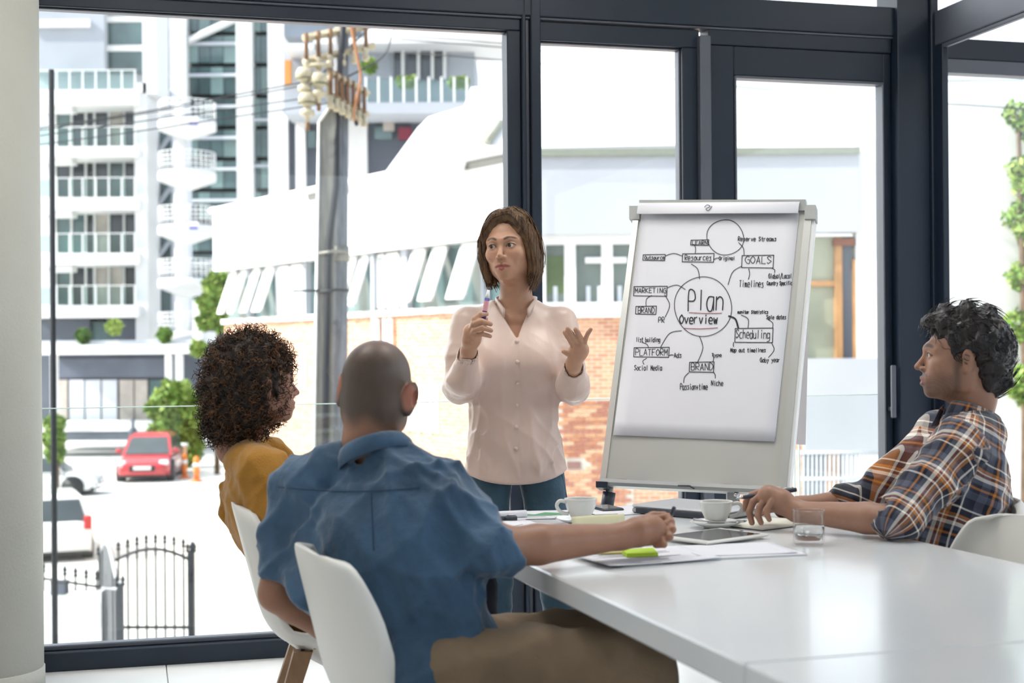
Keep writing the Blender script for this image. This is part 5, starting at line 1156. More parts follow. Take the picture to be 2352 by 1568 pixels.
def hairmat(name, c0, c1, rough=.38, sc=(70, 70, 6), attr=None):
    m = bpy.data.materials.new(name); m.use_nodes = True; N, L = nodes_of(m); p = N['Principled BSDF']; p.inputs['Roughness'].default_value = rough; p.inputs['Specular IOR Level'].default_value = .4
    tc = N.new('ShaderNodeTexCoord'); mp = N.new('ShaderNodeMapping'); mp.inputs['Scale'].default_value = sc; nz = N.new('ShaderNodeTexNoise'); nz.inputs['Scale'].default_value = 1.5; nz.inputs['Detail'].default_value = 5; nz.inputs['Distortion'].default_value = .6
    src = tc.outputs['Object']
    if attr:
        an = N.new('ShaderNodeAttribute'); an.attribute_name = attr; src = an.outputs['Vector']
    L.new(src, mp.inputs[0]); L.new(mp.outputs[0], nz.inputs['Vector']); r = N.new('ShaderNodeValToRGB'); r.color_ramp.elements[0].color = (*c0, 1); r.color_ramp.elements[1].color = (*c1, 1); r.color_ramp.elements[0].position = .35; r.color_ramp.elements[1].position = .68
    L.new(nz.outputs['Fac'], r.inputs[0]); L.new(r.outputs[0], p.inputs['Base Color']); b = N.new('ShaderNodeBump'); b.inputs['Strength'].default_value = .7; b.inputs['Distance'].default_value = .006; L.new(nz.outputs['Fac'], b.inputs['Height']); L.new(b.outputs[0], p.inputs['Normal']); return m
def person(name, label, loc): o = empty(name, loc); tag(o, label, 'person'); return o
# ------------------------------------------------------------------ standing woman
YW = 4.67
W_ = person('person', 'standing person in a pale pink blouse and jeans explaining with a marker', (at(1180, 900, YW).x, YW + .03, 0))
SK = np.array((.50, .275, .175))
HF = Frame(at(1169, 566, YW - .02), rotm(-17, 2, -3), .985)
cxW = at(1183, 900, YW).x
s = Sdf(); head(s, HF, True, .0006)
nb_ = Vector((at(1186, 700, YW).x, YW + .035, at(1186, 700, YW).z))
s.chain([HF.w((0, .028, -.05)), HF.w((0.004, .036, -.11)), nb_ + Vector((0, .01, -.03))], [.050, .048, .062], .03)
TF = Frame((cxW, YW + .035, 0))
s.stack(TF, [(.86, 0, .01, .115, .07), (.95, 0, 0, .12, .075), (1.1, 0, 0, .122, .075), (1.2, 0, -.01, .13, .085), (1.28, 0, 0, .14, .08), (1.36, 0, .01, .125, .062), (1.395, 0, .012, .08, .05)], .03)
for x in (-1, 1): s.chain([(cxW + x * .012, YW - .026, 1.345), (cxW + x * .05, YW - .016, 1.355)], [.010, .007], .022)
# right arm (holds marker) and left arm
S1, E1, W1 = at(1068, 736, 4.70), at(1058, 890, 4.64), at(1076, 806, 4.46)
S2, E2, W2 = at(1294, 736, 4.70), at(1316, 892, 4.62), at(1318, 836, 4.42)
for S_, E_, Wr in ((S1, E1, W1), (S2, E2, W2)): s.chain([S_ + (E_ - S_) * .12, E_, Wr], [.036, .032, .024], .02)
def pts(Ys, *pp): return [at(px, py, y) for (px, py), y in zip(pp, Ys)]
s.chain([W1, at(1081, 780, 4.43), at(1083, 762, 4.42)], [.024, .027, .027], .012); s.ell(at(1087, 772, 4.43), (.026, .022, .034), .012)
fingers(s, [pts((4.41, 4.385, 4.385, 4.40), (1084, 752), (1089, 733), (1104, 722), (1118, 721)), pts((4.41, 4.38, 4.375, 4.39), (1080, 762), (1088, 744), (1106, 737), (1127, 744)), pts((4.41, 4.38, 4.375, 4.39), (1081, 774), (1090, 758), (1107, 752), (1128, 759)), pts((4.42, 4.39, 4.385, 4.395), (1085, 784), (1093, 771), (1108, 767), (1126, 772)), pts((4.45, 4.445, 4.435, 4.425), (1092, 782), (1102, 765), (1111, 748), (1116, 732))], [.0090, .0092, .0088, .0078, .0098])
s.chain([W2, at(1325, 815, 4.40), at(1331, 800, 4.385)], [.024, .026, .025], .012); s.ell(at(1330, 805, 4.39), (.030, .020, .026), .014)
fingers(s, [pts((4.385, 4.365, 4.355, 4.35), (1320, 800), (1312, 785), (1304, 773), (1297, 763)), pts((4.38, 4.36, 4.35, 4.345), (1327, 793), (1318, 777), (1311, 765), (1304, 755)), pts((4.38, 4.36, 4.35, 4.345), (1336, 789), (1332, 774), (1327, 763), (1322, 756)), pts((4.385, 4.37, 4.36, 4.355), (1341, 794), (1345, 777), (1351, 764), (1357, 756)), pts((4.41, 4.395, 4.385, 4.38), (1322, 822), (1312, 816), (1303, 811), (1295, 807))], [.0086, .0090, .0088, .0076, .0094])
for x, (kx, ky), (fx_, fy_) in ((-1, (1134, 1330), (1140, 1640)), (1, (1268, 1330), (1306, 1640))):
    h = Vector((cxW + x * .085, YW + .03, .86)); kn = at(kx, ky, 4.68); an = at(fx_, fy_, 4.72); an.z = .08; s.chain([h, at(1117 if x < 0 else 1257, 1175, YW + .01), kn, an], [.06, .055, .045, .035], .006); s.chain([an + Vector((0, .02, -.04)), an + Vector((0, -.10, -.05))], [.035, .028], .02)
def wcol(V):
    C = np.tile(SK, (len(V), 1)); L = HF.loc(V); hd = (L[:, 2] > -.16) & (np.abs(L[:, 0]) < .12) & (np.abs(L[:, 1]) < .16)
    c2 = face_paint(C.copy(), L, (.30, .070, .065), (.035, .018, .011), SK); C[hd] = c2[hd]
    ck = np.exp(-((np.abs(L[:, 0]) - .04) ** 2 + (L[:, 2] + .035) ** 2) / .0005) * hd * .18; C = C * (1 - ck[:, None]) + np.array((.60, .25, .18)) * ck[:, None]; return C
hz, hy = HF.o[2], HF.o[1]
skin_build('body', s, (-.26, .30, 4.28, 4.90, -.01, 1.71), .008, {'x': ((-.18, .30, .0024),), 'y': ((4.32, 4.48, .0028), (4.52, 4.80, .0026)), 'z': ((hz - .14, hz + .12, .0022), (1.20, 1.33, .0026))}, M_skinA, W_, wcol, 1)
eyes(HF, W_, (.06, .035, .02), (-.28, -.02))
# blouse
M_bl = mat('pink_satin', (.66, .50, .43), .36, 0, .06, 4, .30, 16, sheen=.3, stretch=(1, 1, .22))
b = Sdf()
hem = at(1180, 1105, YW).z
rows = [(.79, 0, -.002, .172, .128), (.86, 0, 0, .170, .122), (.95, -.002, .0, .160, .112), (1.03, -.004, .0, .154, .105), (1.12, -.002, -.008, .156, .115), (1.19, 0, -.018, .160, .125), (1.25, 0, -.012, .165, .115), (1.32, 0, .004, .162, .092), (1.365, 0, .012, .135, .075), (1.405, 0, .015, .078, .058)]
b.stack(TF, rows, .02, 2.4)
for x in (-1, 1): b.ell((cxW + x * .07, YW - .045, 1.195), (.068, .060, .068), .06)
b.chain([S1 + Vector((.006, 0, -.006)), S1 + (E1 - S1) * .5 + Vector((-.004, 0, 0)), E1 + Vector((-.004, 0, -.0)), E1 + (W1 - E1) * .45 + Vector((0, 0, -.022)), E1 + (W1 - E1) * .80], [.053, .051, .053, .056, .034], .035)
b.chain([S2 + Vector((-.006, 0, -.006)), S2 + (E2 - S2) * .5, E2 + Vector((0, 0, 0)), E2 + (W2 - E2) * .45 + Vector((0, 0, -.02)), E2 + (W2 - E2) * .80], [.053, .051, .052, .054, .034], .035)
d1 = (W1 - E1).normalized(); d2 = (W2 - E2).normalized()
b.chain([E1 + (W1 - E1) * .78, W1 - d1 * .012], [.0345, .0335], .008); b.chain([E2 + (W2 - E2) * .78, W2 - d2 * .012], [.0345, .0335], .008)
b.chain([W1 - d1 * .03, W1 + d1 * .04], [.0275, .029], .003, 's'); b.chain([W2 - d2 * .03, W2 + d2 * .04], [.0275, .029], .003, 's')
vz, vtop = at(1187, 778, YW).z, 1.41; vcx = at(1187, 760, YW).x
b.cut(lambda X, Y, Z: np.maximum(np.maximum(np.abs(X - vcx + .014 * np.clip((Z - vz) / .13, 0, 1)) - .062 * np.clip((Z - vz) / .125, -.05, 1.3), Y - (YW + .03)), vz - .004 - Z), (cxW - .15, 4.4, vz - .01), (cxW + .15, YW + .04, 1.46), .004)
b.cut(lambda X, Y, Z: np.maximum(np.sqrt((X - nb_.x) ** 2 + (Y - nb_.y - .005) ** 2) - .066, 1.365 - Z), (nb_.x - .1, nb_.y - .1, 1.36), (nb_.x + .1, nb_.y + .1, 1.46), .004)
def hemcut(X, Y, Z):
    u = (X - cxW) / .16; return Z - (hem + .030 * np.abs(u) ** 2.2 - .004 + .012 * np.maximum(0, Y - YW))
b.cut(hemcut, (cxW - .22, YW - .2, .7), (cxW + .22, YW + .25, hem + .09), .003)
f1 = folds(3, 7, 14, 40, .0058, .18); f2 = folds(9, 7, 22, 60, .0030, 1.0)
def bd(x, y, z):
    arm = sstep(np.abs(x - cxW), .13, .19); lowv = sstep(1.16 - z, 0, .15)
    shd = 1 - .75 * sstep(z, 1.24, 1.32); t = f1(x, y, z) * (1 - arm) * (.30 + .9 * lowv) * shd + f2(x, y, z) * arm * shd
    pl = np.exp(-((x - vcx - .006) / .0045) ** 2) * (z < vz + .01) * (y < YW); return (t + .0022 * pl) * sstep(z, hem + .0, hem + .07)
b.disp = bd
o, BV, BQ = skin_build('blouse', b, (-.30, .34, 4.34, 4.88, .78, 1.44), .0045, {}, M_bl, W_, None, 1)
bv = bvh_of(BV, BQ)
M_btn = mat('covered_button', (.66, .53, .47), .3, 0, .03, 5)
for (px, py) in ((1187, 784), (1188, 831), (1189, 881), (1188, 931), (1186, 980), (1185, 1030), (1078, 829), (1306, 853)):
    p, n = hit(bv, px, py); n = (n + Vector((0, -1, 0))).normalized(); Mx = Matrix.Translation(p + n * .001) @ n.to_track_quat('Z', 'Y').to_matrix().to_4x4()
    MB().lathe([(.0068, 0), (.0068, .0015), (.0055, .004), (0, .005)], 18, M=Mx).build('button', M_btn, o, True)
# stand collar
def ribbon(name, pts3, w, th, m, parent, outv):
    mb = MB(); P = cat_curve(pts3, 5); vs = []
    for i, p in enumerate(P):
        t = i / (len(P) - 1); u = outv(p, t); vs += [p, p + u * w]
    mb.add(vs, [(2 * i, 2 * i + 1, 2 * i + 3, 2 * i + 2) for i in range(len(P) - 1)], True); q = mb.build(name, m, parent, True); sd2 = q.modifiers.new('t', 'SOLIDIFY'); sd2.thickness = th; sd2.offset = 0; return q
cpts = [Vector((vcx - .040, YW - .050, 1.345)), Vector((nb_.x - .062, nb_.y - .035, 1.378)), Vector((nb_.x - .066, nb_.y + .02, 1.388)), Vector((nb_.x - .03, nb_.y + .062, 1.395)), Vector((nb_.x + .03, nb_.y + .062, 1.395)), Vector((nb_.x + .066, nb_.y + .02, 1.388)), Vector((nb_.x + .060, nb_.y - .035, 1.378)), Vector((vcx + .036, YW - .050, 1.345))]
ribbon('stand_collar', cpts, .028, .004, M_bl, o, lambda p, t: Vector((0, -.12 * (1 - 2 * abs(t - .5)) , 1)).normalized())
# jeans
M_jean = mat('blue_denim', (.045, .105, .155), .75, 0, .22, 14, .25, 90, sheen=.2); M_stitch = mat('denim_seam', (.02, .05, .08), .8)
jn = Sdf(); jn.stack(TF, [(.835, 0, .0, .152, .104), (.88, 0, .0, .144, .098), (.95, 0, 0, .135, .092)], .02)
for x, (t1, t2), (k1, k2), (f1x, f1y) in ((-1, (1117, 1175), (1136, 1340), (1140, 1640)), (1, (1257, 1175), (1280, 1340), (1308, 1640))):
    jn.chain([Vector((cxW + x * .083, YW + .03, .835)), at(t1, t2, YW + .01), at(k1, k2, YW), at(f1x, f1y, YW + .04)], [.077, .071, .059, .054], .006)
jf = folds(21, 6, 30, 70, .003, 2.2)
jn.disp = lambda x, y, z: jf(x, y, z) * np.clip((.62 - z) / .2, .15, 1)
jo, JV, JQ = skin_build('jeans', jn, (-.26, .30, 4.48, 4.90, .05, .96), .006, {}, M_jean, W_, None, 2)
jb = bvh_of(JV, JQ)
for seam in ([(1295, 1400), (1300, 1420), (1306, 1440)], [(1290, 1090), (1300, 1130), (1304, 1160)]):
    MB().tube([hit(jb, *q)[0] + Vector((0, -.001, 0)) for q in seam], .0015, 5).build('seam', M_stitch, jo, True)
for x, fx_ in ((-1, 1140), (1, 1308)):
    a = at(fx_, 1640, YW + .04); MB().tube([(a.x, a.y + .05, .035), (a.x, a.y - .02, .042), (a.x, a.y - .12, .030), (a.x, a.y - .17, .018)], [.034, .042, .036, .016], 14).build('shoe', M_black, W_, True)
# hair: long bob parted on one side
M_hairW = hairmat('brown_hair', (.030, .016, .009), (.21, .115, .055), .34, (9, 75, 7), 'flow'); M_hairW2 = hairmat('brown_hair_strand', (.035, .018, .010), (.27, .15, .075), .3, (120, 120, 5))
h = Sdf(); A_ = lambda *p: HF.w(p)
h.ell((0, .026, .038), (.081, .098, .082), .02, F=HF); h.ell((0, .062, -.045), (.078, .058, .095), .04, F=HF)
h.chain([(.024, -.052, .104), (-.022, -.062, .098), (-.056, -.052, .062), (-.070, -.048, .030), (-.076, -.038, -.01), (-.077, -.034, -.065), (-.068, -.040, -.112)], [.012, .013, .014, .015, .017, .018, .010], .020, F=HF)
h.chain([(.025, -.050, .098), (.055, -.048, .075), (.078, -.026, .03), (.084, -.014, -.04), (.084, -.012, -.095), (.070, -.020, -.128)], [.018, .023, .024, .024, .022, .008], .028, F=HF)
h.chain([(.06, .04, .0), (.075, .03, -.07), (.066, .015, -.122)], [.03, .03, .012], .03, F=HF); h.chain([(-.06, .04, .0), (-.07, .02, -.07), (-.06, .0, -.118)], [.03, .026, .010], .03, F=HF)
h.ell((.002, -.108, -.022), (.0585, .088, .101), .012, 's', F=HF); h.ell((.006, -.100, .040), (.050, .052, .040), .012, 's', F=HF); h.ell((.0, -.05, -.15), (.05, .075, .06), .02, 's', F=HF)
hfw = folds(31, 6, 40, 110, .0035, .12)
h.disp = lambda x, y, z: hfw(x, y, z) - .0012 * np.sin(((x - HF.o[0]) * 60 + (z - HF.o[2]) * 12) * 6.0)
ho, HV, HQ = skin_build('hair', h, (HF.o[0] - .13, HF.o[0] + .13, HF.o[1] - .12, HF.o[1] + .16, HF.o[2] - .16, HF.o[2] + .14), .0034, {}, M_hairW, W_, None, 1)
rs = np.random.RandomState(5); paths = []; hbv = bvh_of(HV, HQ)
GLF = [np.array(g) for g in ([(.024, -.068, .106), (-.020, -.080, .098), (-.060, -.068, .062), (-.080, -.052, .010), (-.082, -.044, -.05), (-.070, -.046, -.118)], [(.022, -.040, .122), (-.040, -.045, .108), (-.078, -.038, .055), (-.092, -.028, .0), (-.090, -.022, -.06), (-.074, -.026, -.126)], [(.018, .01, .128), (-.055, .01, .102), (-.090, .012, .04), (-.096, .018, -.02), (-.090, .02, -.075), (-.068, .01, -.130)], [(.010, .06, .122), (-.040, .085, .095), (-.070, .10, .03), (-.076, .105, -.03), (-.070, .10, -.085), (-.05, .085, -.135)])]
GRT = [np.array(g) for g in ([(.028, -.068, .106), (.052, -.070, .086), (.076, -.050, .040), (.090, -.036, -.02), (.096, -.032, -.075), (.076, -.038, -.135)], [(.030, -.040, .122), (.064, -.044, .098), (.090, -.034, .040), (.104, -.022, -.02), (.104, -.018, -.08), (.078, -.026, -.142)], [(.030, .01, .128), (.072, .012, .098), (.096, .014, .035), (.106, .018, -.02), (.102, .02, -.08), (.074, .012, -.140)], [(.015, .06, .122), (.050, .085, .095), (.076, .10, .03), (.080, .105, -.03), (.072, .10, -.09), (.05, .085, -.138)])]
for GG in (GLF, GRT):
    for i in range(850):
        q = rs.rand() ** 1.3 * 2.999; k0 = int(q); q -= k0; P = GG[k0] * (1 - q) + GG[k0 + 1] * q; P = P + rs.normal(size=3) * .0022; P[-1, 2] += rs.uniform(-.010, .030); P[-1, :2] *= rs.uniform(.90, 1.04); P[2:] += np.cumsum(rs.normal(size=(4, 3)) * .0022, 0)
        P = np.array([tuple(v) for v in cat_curve([Vector(v) for v in P], 5)]); W3 = []
        off = rs.uniform(.0002, .0028)
        for v in P:
            wv = Vector(HF.w(v)); n_p, n_n, _, _ = hbv.find_nearest(wv)
            sd3 = (wv - n_p).dot(n_n); wv = n_p + n_n * off if (sd3 < off or sd3 < .012) else wv; W3.append(tuple(wv))
        W3 = np.array(W3); W3[1:-1] = .25 * W3[:-2] + .5 * W3[1:-1] + .25 * W3[2:]; paths.append(W3)
at_ = ho.data.attributes.new('flow', 'FLOAT_VECTOR', 'POINT'); at_.data.foreach_set('vector', HF.loc(HV).astype(np.float32).ravel())
strands_mesh('hair_strands', paths, M_hairW2, ho, .0013, .0006)
# marker in the hand
ma, mb2 = at(1123, 661, 4.395), at(1110, 734, 4.40); M_mblue = mat('marker_blue', (.05, .06, .30), .4); M_mpk = mat('marker_pink', (.75, .35, .40), .5)
mk = empty('hand_marker', ma); tag(mk, 'white and blue marker with a red tip held by the standing woman', 'marker'); dd = mb2 - ma
MB().tube([ma, ma + dd * .06], [.0015, .003], 8).build('nib', M_mcap, mk, True); MB().tube([ma + dd * .06, ma + dd * .24, ma + dd * .32], [.004, .0065, .0075], 14).build('collar', M_mk, mk, True)
bb = MB().tube([ma + dd * .32, mb2], .0078, 14).build('barrel', M_mblue, mk, True); MB().tube([ma + dd * .40, ma + dd * .72], .0081, 14, cap=False).build('label_band', M_mpk, bb, True)
# ------------------------------------------------------------------ seated people
def frame_uf(o, up, fwd, sc=1.0):
    z = npv(up); z /= np.linalg.norm(z); y = -npv(fwd); y -= z * (y @ z); y /= np.linalg.norm(y); x = np.cross(y, z)
    return Frame(o, np.stack([x, y, z], 1), sc)
def collar(name, F, c, r, h, drop, m, parent, gap=28, tilt=.0, ry=None):
    """folded shirt collar: stand, fold and fall; opening faces local -y"""
    ry = ry or r; n = 40; vs = []; rows = [(r * 1.0, 0), (r * .98, h * .6), (r * 1.0, h), (r * 1.06, h * 1.04), (r * 1.16, h * .72), (r * 1.26, h - drop)]
    for i in range(n + 1):
        a = math.radians(-90 + gap) + (2 * PI - 2 * math.radians(gap)) * i / n
        e = abs(2 * i / n - 1) ** 6
        for q, (rr, z) in enumerate(rows):
            z2 = z - (drop * .5 * e if q == 5 else 0); vs.append(tuple(F.w((c[0] + rr * math.cos(a), c[1] + rr * ry / r * math.sin(a) , c[2] + z2 + tilt * math.sin(a)))))
    k = len(rows); mb = MB().add(vs, [(i * k + q, (i + 1) * k + q, (i + 1) * k + q + 1, i * k + q + 1) for i in range(n) for q in range(k - 1)], True)
    o = mb.build(name, m, parent, True); s_ = o.modifiers.new('t', 'SOLIDIFY'); s_.thickness = .003; s_.offset = 0; return o
def tabcut(b, side):      # cloth rests on the table top instead of passing through it
    f = lambda X, Y, Z: np.maximum(Z - (TZ + .0015), (-1 if side > 0 else 1) * ((X - ta.x) * TN.x + (Y - ta.y) * TN.y - (0 if side > 0 else B_w)))
    b.cut(f, (-.3, 2.6, TZ - .2), (1.6, 4.6, TZ + .002), .004)
# ============ man in blue shirt, back to us
PB = Vector((-.16, 3.14, .54)); NB = Vector((-.318, 3.285, 1.005))
BM = person('person', 'seated person with shaved head in a blue denim shirt, seen from behind', (-.17, 3.12, .45))
HB = Frame(at(868, 893, 3.33), rotm(163, 3, -7), 1.03); TB = frame_uf(PB, NB - PB, (.50, .86, 0))
SKB = np.array((.34, .165, .10))
s = Sdf(); head(s, HB, False, 0, 1.22)
s.ell((0, .030, -.030), (.064, .062, .056), .03, F=HB)
s.chain([HB.w((0, .030, -.05)), HB.w((0, .036, -.115)), NB + Vector((0.01, .01, -.03))], [.052, .051, .054], .03)
s.stack(TB, [(-.08, 0, 0, .13, .085), (.1, 0, 0, .135, .085), (.3, 0, 0, .155, .10), (.41, 0, 0, .15, .08), (.47, 0, 0, .09, .06)], .03)
S1, E1, W1 = at(992, 1122, 3.25), at(1150, 1258, 3.13), at(1425, 1232, 3.30)
S2, E2, W2 = at(672, 1130, 3.40), at(636, 1362, 3.36), at(745, 1442, 3.44)
s.chain([S1, E1], [.05, .045], .02); s.chain([E1, E1 + (W1 - E1) * .3, W1], [.044, .046, .030], .02); s.chain([S2, E2], [.05, .042], .02); s.chain([E2, E2 * .65 + W2 * .35, W2], [.040, .042, .028], .02)
s.chain([W1, at(1462, 1222, 3.32), at(1500, 1217, 3.34)], [.026, .034, .032], .02); s.ell(at(1488, 1216, 3.34), (.036, .026, .034), .015)
fingers(s, [pts((3.37, 3.37, 3.35, 3.36), (1505, 1193), (1535, 1187), (1541, 1199), (1520, 1206)), pts((3.35, 3.35, 3.33, 3.345), (1508, 1207), (1540, 1204), (1544, 1216), (1518, 1222)), pts((3.335, 3.33, 3.315, 3.33), (1506, 1224), (1535, 1222), (1538, 1233), (1515, 1238)), pts((3.325, 3.315, 3.305, 3.32), (1500, 1238), (1521, 1240), (1525, 1250), (1506, 1252)), pts((3.37, 3.39, 3.39, 3.38), (1470, 1198), (1500, 1184), (1524, 1184), (1537, 1192))], [.0100, .0102, .0098, .0088, .0110], .0025)
hd2 = W2 + (W2 - E2).normalized() * .05; s.chain([W2, hd2], [.028, .034], .02)
fingers(s, [[hd2 + Vector((.0, .02 * q, 0)), hd2 + Vector((.035, .022 * q, -.01)), hd2 + Vector((.06, .024 * q, -.03))] for q in (-1.2, -.4, .4, 1.2)] + [[hd2 + Vector((-.02, -.02, .01)), hd2 + Vector((.02, -.04, .005))]], [.009] * 5)
KR, KL = at(1472, 1535, 3.03), Vector((.20, 3.36, .56))
s.chain([PB + Vector((.02, -.06, -.01)), KR, Vector((.36, 2.98, .10))], [.07, .055, .04], .02); s.chain([PB + Vector((.03, .10, -.01)), KL, Vector((.28, 3.36, .10))], [.07, .055, .04], .02)
for f in (Vector((.36, 2.98, .10)), Vector((.28, 3.36, .10))): s.chain([f + Vector((0, 0, -.05)), f + Vector((.13, .03, -.065))], [.035, .028], .02)
def bcol(V):
    C = np.tile(SKB, (len(V), 1)); L = HB.loc(V); hd = (L[:, 2] > -.14) & (np.abs(L[:, 0]) < .12) & (np.abs(L[:, 1]) < .16)
    back = sstep(L[:, 1], -.045, -.005); ear = np.minimum(np.linalg.norm((L - np.array((.079, .012, -.010))) / np.array((.8, 1, 1.35)), axis=1), np.linalg.norm((L - np.array((-.079, .012, -.010))) / np.array((.8, 1, 1.35)), axis=1))
    nape = sstep(L[:, 2] + .006 * np.sin(L[:, 0] * 90), -.105, -.050); topf = sstep(L[:, 2], .045, .075); m = np.maximum(back * nape, topf * sstep(L[:, 1], -.075, -.05)) * sstep(ear, .022, .030) * hd
    crown = np.exp(-((L[:, 0]) ** 2 + (L[:, 1] - .03) ** 2) / .0022) * sstep(L[:, 2], .05, .09)
    hc = np.array((.060, .047, .038)); C = C * (1 - .88 * m[:, None] * (1 - .35 * crown[:, None])) + hc * .88 * m[:, None] * (1 - .35 * crown[:, None])
    e = (1 - sstep(ear, .018, .030)) * hd; C = C * (1 - .5 * e[:, None]) + np.array((.42, .09, .06)) * .5 * e[:, None]  # ears: naturally redder skin plus backlit glow put into the colour
    c2 = face_paint(C.copy(), L, (.30, .11, .09), (.04, .03, .02), SKB); fr = hd & (L[:, 1] < -.05); C[fr] = c2[fr]; return C
hz = HB.o[2]
skin_build('body', s, (-.66, .50, 2.90, 3.56, 0, 1.28), .009, {'x': ((-.43, -.20, .003), (.28, .40, .0026)), 'y': ((3.20, 3.47, .0030),), 'z': ((hz - .15, hz + .13, .003), (.75, .87, .003))}, M_skinA, BM, bcol, 1)
eyes(HB, BM, (.08, .05, .03))
M_dn = mat('denim_shirt', (.046, .104, .185), .8, 0, .30, 9, .25, 60, sheen=.3)
b = Sdf()
b.stack(TB, [(-.13, .0, .01, .175, .122), (-.02, 0, .0, .168, .115), (.10, .006, .005, .172, .115), (.20, .012, .01, .20, .132), (.30, .014, .012, .215, .134), (.37, .010, .010, .21, .122), (.43, 0, .008, .17, .098), (.475, 0, .004, .105, .078), (.505, 0, .002, .078, .070)], .03)
b.ell(PB + Vector((-.02, .02, -.01)), (.135, .18, .115), .05); b.ell(at(725, 1215, 3.35), (.075, .08, .13), .06); b.ell(at(742, 1320, 3.30), (.08, .09, .12), .06)
d1 = (W1 - E1).normalized(); d2 = (W2 - E2).normalized()
b.chain([NB + Vector((.10, -.03, -.035)), S1, S1 + (E1 - S1) * .55, E1 - d1 * .015, E1 - d1 * .0], [.055, .075, .070, .064, .060], .05); b.chain([E1 - d1 * .035, E1 + d1 * .004], [.067, .063], .006)
b.chain([NB + Vector((-.10, .03, -.03)), S2, S2 + (E2 - S2) * .5, E2 + (S2 - E2) * .30], [.055, .072, .064, .060], .05); ds = (E2 - S2).normalized(); b.chain([E2 - ds * .105, E2 - ds * .055], [.064, .061], .006)
b.chain([E1 + d1 * .042, E1 + d1 * .10], [.052, .056], .004, 's'); tabcut(b, 1); b.chain([E2 - ds * .010, E2 + ds * .06], [.049, .052], .004, 's')
b.cut(lambda X, Y, Z: np.sqrt((X - NB.x - .0) ** 2 + (Y - NB.y) ** 2) - .052, (NB.x - .07, NB.y - .07, .985), (NB.x + .07, NB.y + .07, 1.06), .004)
fA = folds(41, 8, 13, 34, .0056, .8); fB = folds(43, 6, 30, 60, .0030, 1.4)
b.disp = lambda x, y, z: fA(x, y, z) + fB(x, y, z) * .6
o, V_, Q_ = skin_build('shirt', b, (-.70, .10, 2.90, 3.60, .38, 1.08), .0055, {}, M_dn, BM, None, 2)
collar('collar', TB, (0, 0, .487), .074, .040, .040, M_dn, o, 24, .006)
vb = bvh_of(V_, Q_)
M_seam = mat('shirt_seam', (.03, .065, .12), .8)
def seam(pp, r=.0016): MB().tube([hit(vb, *q)[0] + Vector((0, -.0008, 0)) for q in pp], r, 5).build('seam', M_seam, o, True)
seam([(640 + i * 12, 1118 + 10 * math.sin(i / 28 * PI)) for i in range(28)]); seam([(852 + i * .6, 1132 + i * 12) for i in range(12)])
M_kh = mat('khaki_cotton', (.25, .18, .115), .85, 0, .15, 8, .15, 80)
k = Sdf(); k.ell(PB + Vector((.02, .02, -.025)), (.145, .16, .10), .03)
k.chain([PB + Vector((.03, -.07, -.005)), PB * .5 + KR * .5 + Vector((0, 0, .0)), KR, Vector((.34, 3.0, .28)), Vector((.36, 2.98, .10))], [.098, .092, .074, .062, .058], .03); k.chain([PB + Vector((.03, .10, -.005)), KL, Vector((.27, 3.36, .28)), Vector((.28, 3.36, .10))], [.095, .072, .062, .058], .03)
kf = folds(47, 7, 22, 60, .004); k.disp = kf
skin_build('trousers', k, (-.36, .50, 2.84, 3.50, .03, .72), .007, {}, M_kh, BM, None, 2)
for f in (Vector((.36, 2.98, .05)), Vector((.28, 3.36, .05))): MB().tube([f + Vector((-.05, 0, -.01)), f, f + Vector((.10, .02, -.012)), f + Vector((.16, .03, -.025))], [.04, .048, .042, .02], 14).build('shoe', M_mcap, BM, True)
pen('pen', 'slim dark pen gripped in the fist of the man in blue', at(1518, 1240, 3.40), at(1549, 1164, 3.36), .0045, M_dknavy, M_steel, clip=False)

# ============ woman with curly hair
PC = Vector((-.53, 4.06, .54)); NC = Vector((-.795, 4.07, .985))
CW = person('person', 'seated person with big curly hair in a mustard sweater', (-.52, 4.06, .45))
HC = Frame(at(600, 880, 4.06), rotm(120, -2, 0), .97); TC = frame_uf(PC, NC - PC, (.92, .38, 0)); SKC = np.array((.30, .145, .095))
s = Sdf(); head(s, HC, True); s.chain([HC.w((0, .03, -.05)), HC.w((0, .04, -.11)), NC + Vector((0, 0, -.02))], [.050, .048, .056], .03)
s.stack(TC, [(-.08, 0, 0, .13, .10), (.2, 0, 0, .12, .085), (.38, 0, 0, .13, .075), (.45, 0, 0, .08, .055)], .03)
S1, E1, W1 = at(598, 1078, 3.93), at(668, 1250, 3.86), Vector((-.33, 3.88, .72)); S2 = NC + Vector((.07, .17, -.06)); E2 = Vector((-.55, 4.32, .74)); W2 = Vector((-.33, 4.22, .70))
for q in ((S1, E1, W1), (S2, E2, W2)): s.chain(list(q), [.04, .033, .024], .02)
for Wq in (W1, W2):
    c = Wq + Vector((.05, 0, -.01)); s.chain([Wq, c], [.024, .030], .012); fingers(s, [[c + Vector((.01, .016 * q, 0)), c + Vector((.04, .018 * q, -.004)), c + Vector((.065, .018 * q, -.02))] for q in (-1.4, -.45, .45, 1.4)] + [[c + Vector((-.02, -.02, 0)), c + Vector((.02, -.045, 0))]], [.008] * 5)
KN, KF = at(1082, 1352, 3.88), at(1050, 1345, 4.12)
for K_, dy in ((KN, -.08), (KF, .09)): s.chain([PC + Vector((.02, dy, -.02)), K_, Vector((K_.x + .03, K_.y, .10)), Vector((K_.x + .13, K_.y, .05))], [.07, .05, .035, .03], .02)
def ccol(V):
    C = np.tile(SKC, (len(V), 1)); L = HC.loc(V); hd = (L[:, 2] > -.14) & (np.abs(L[:, 0]) < .12) & (np.abs(L[:, 1]) < .16); c2 = face_paint(C.copy(), L, (.28, .09, .08), (.03, .02, .015), SKC); C[hd] = c2[hd]; return C
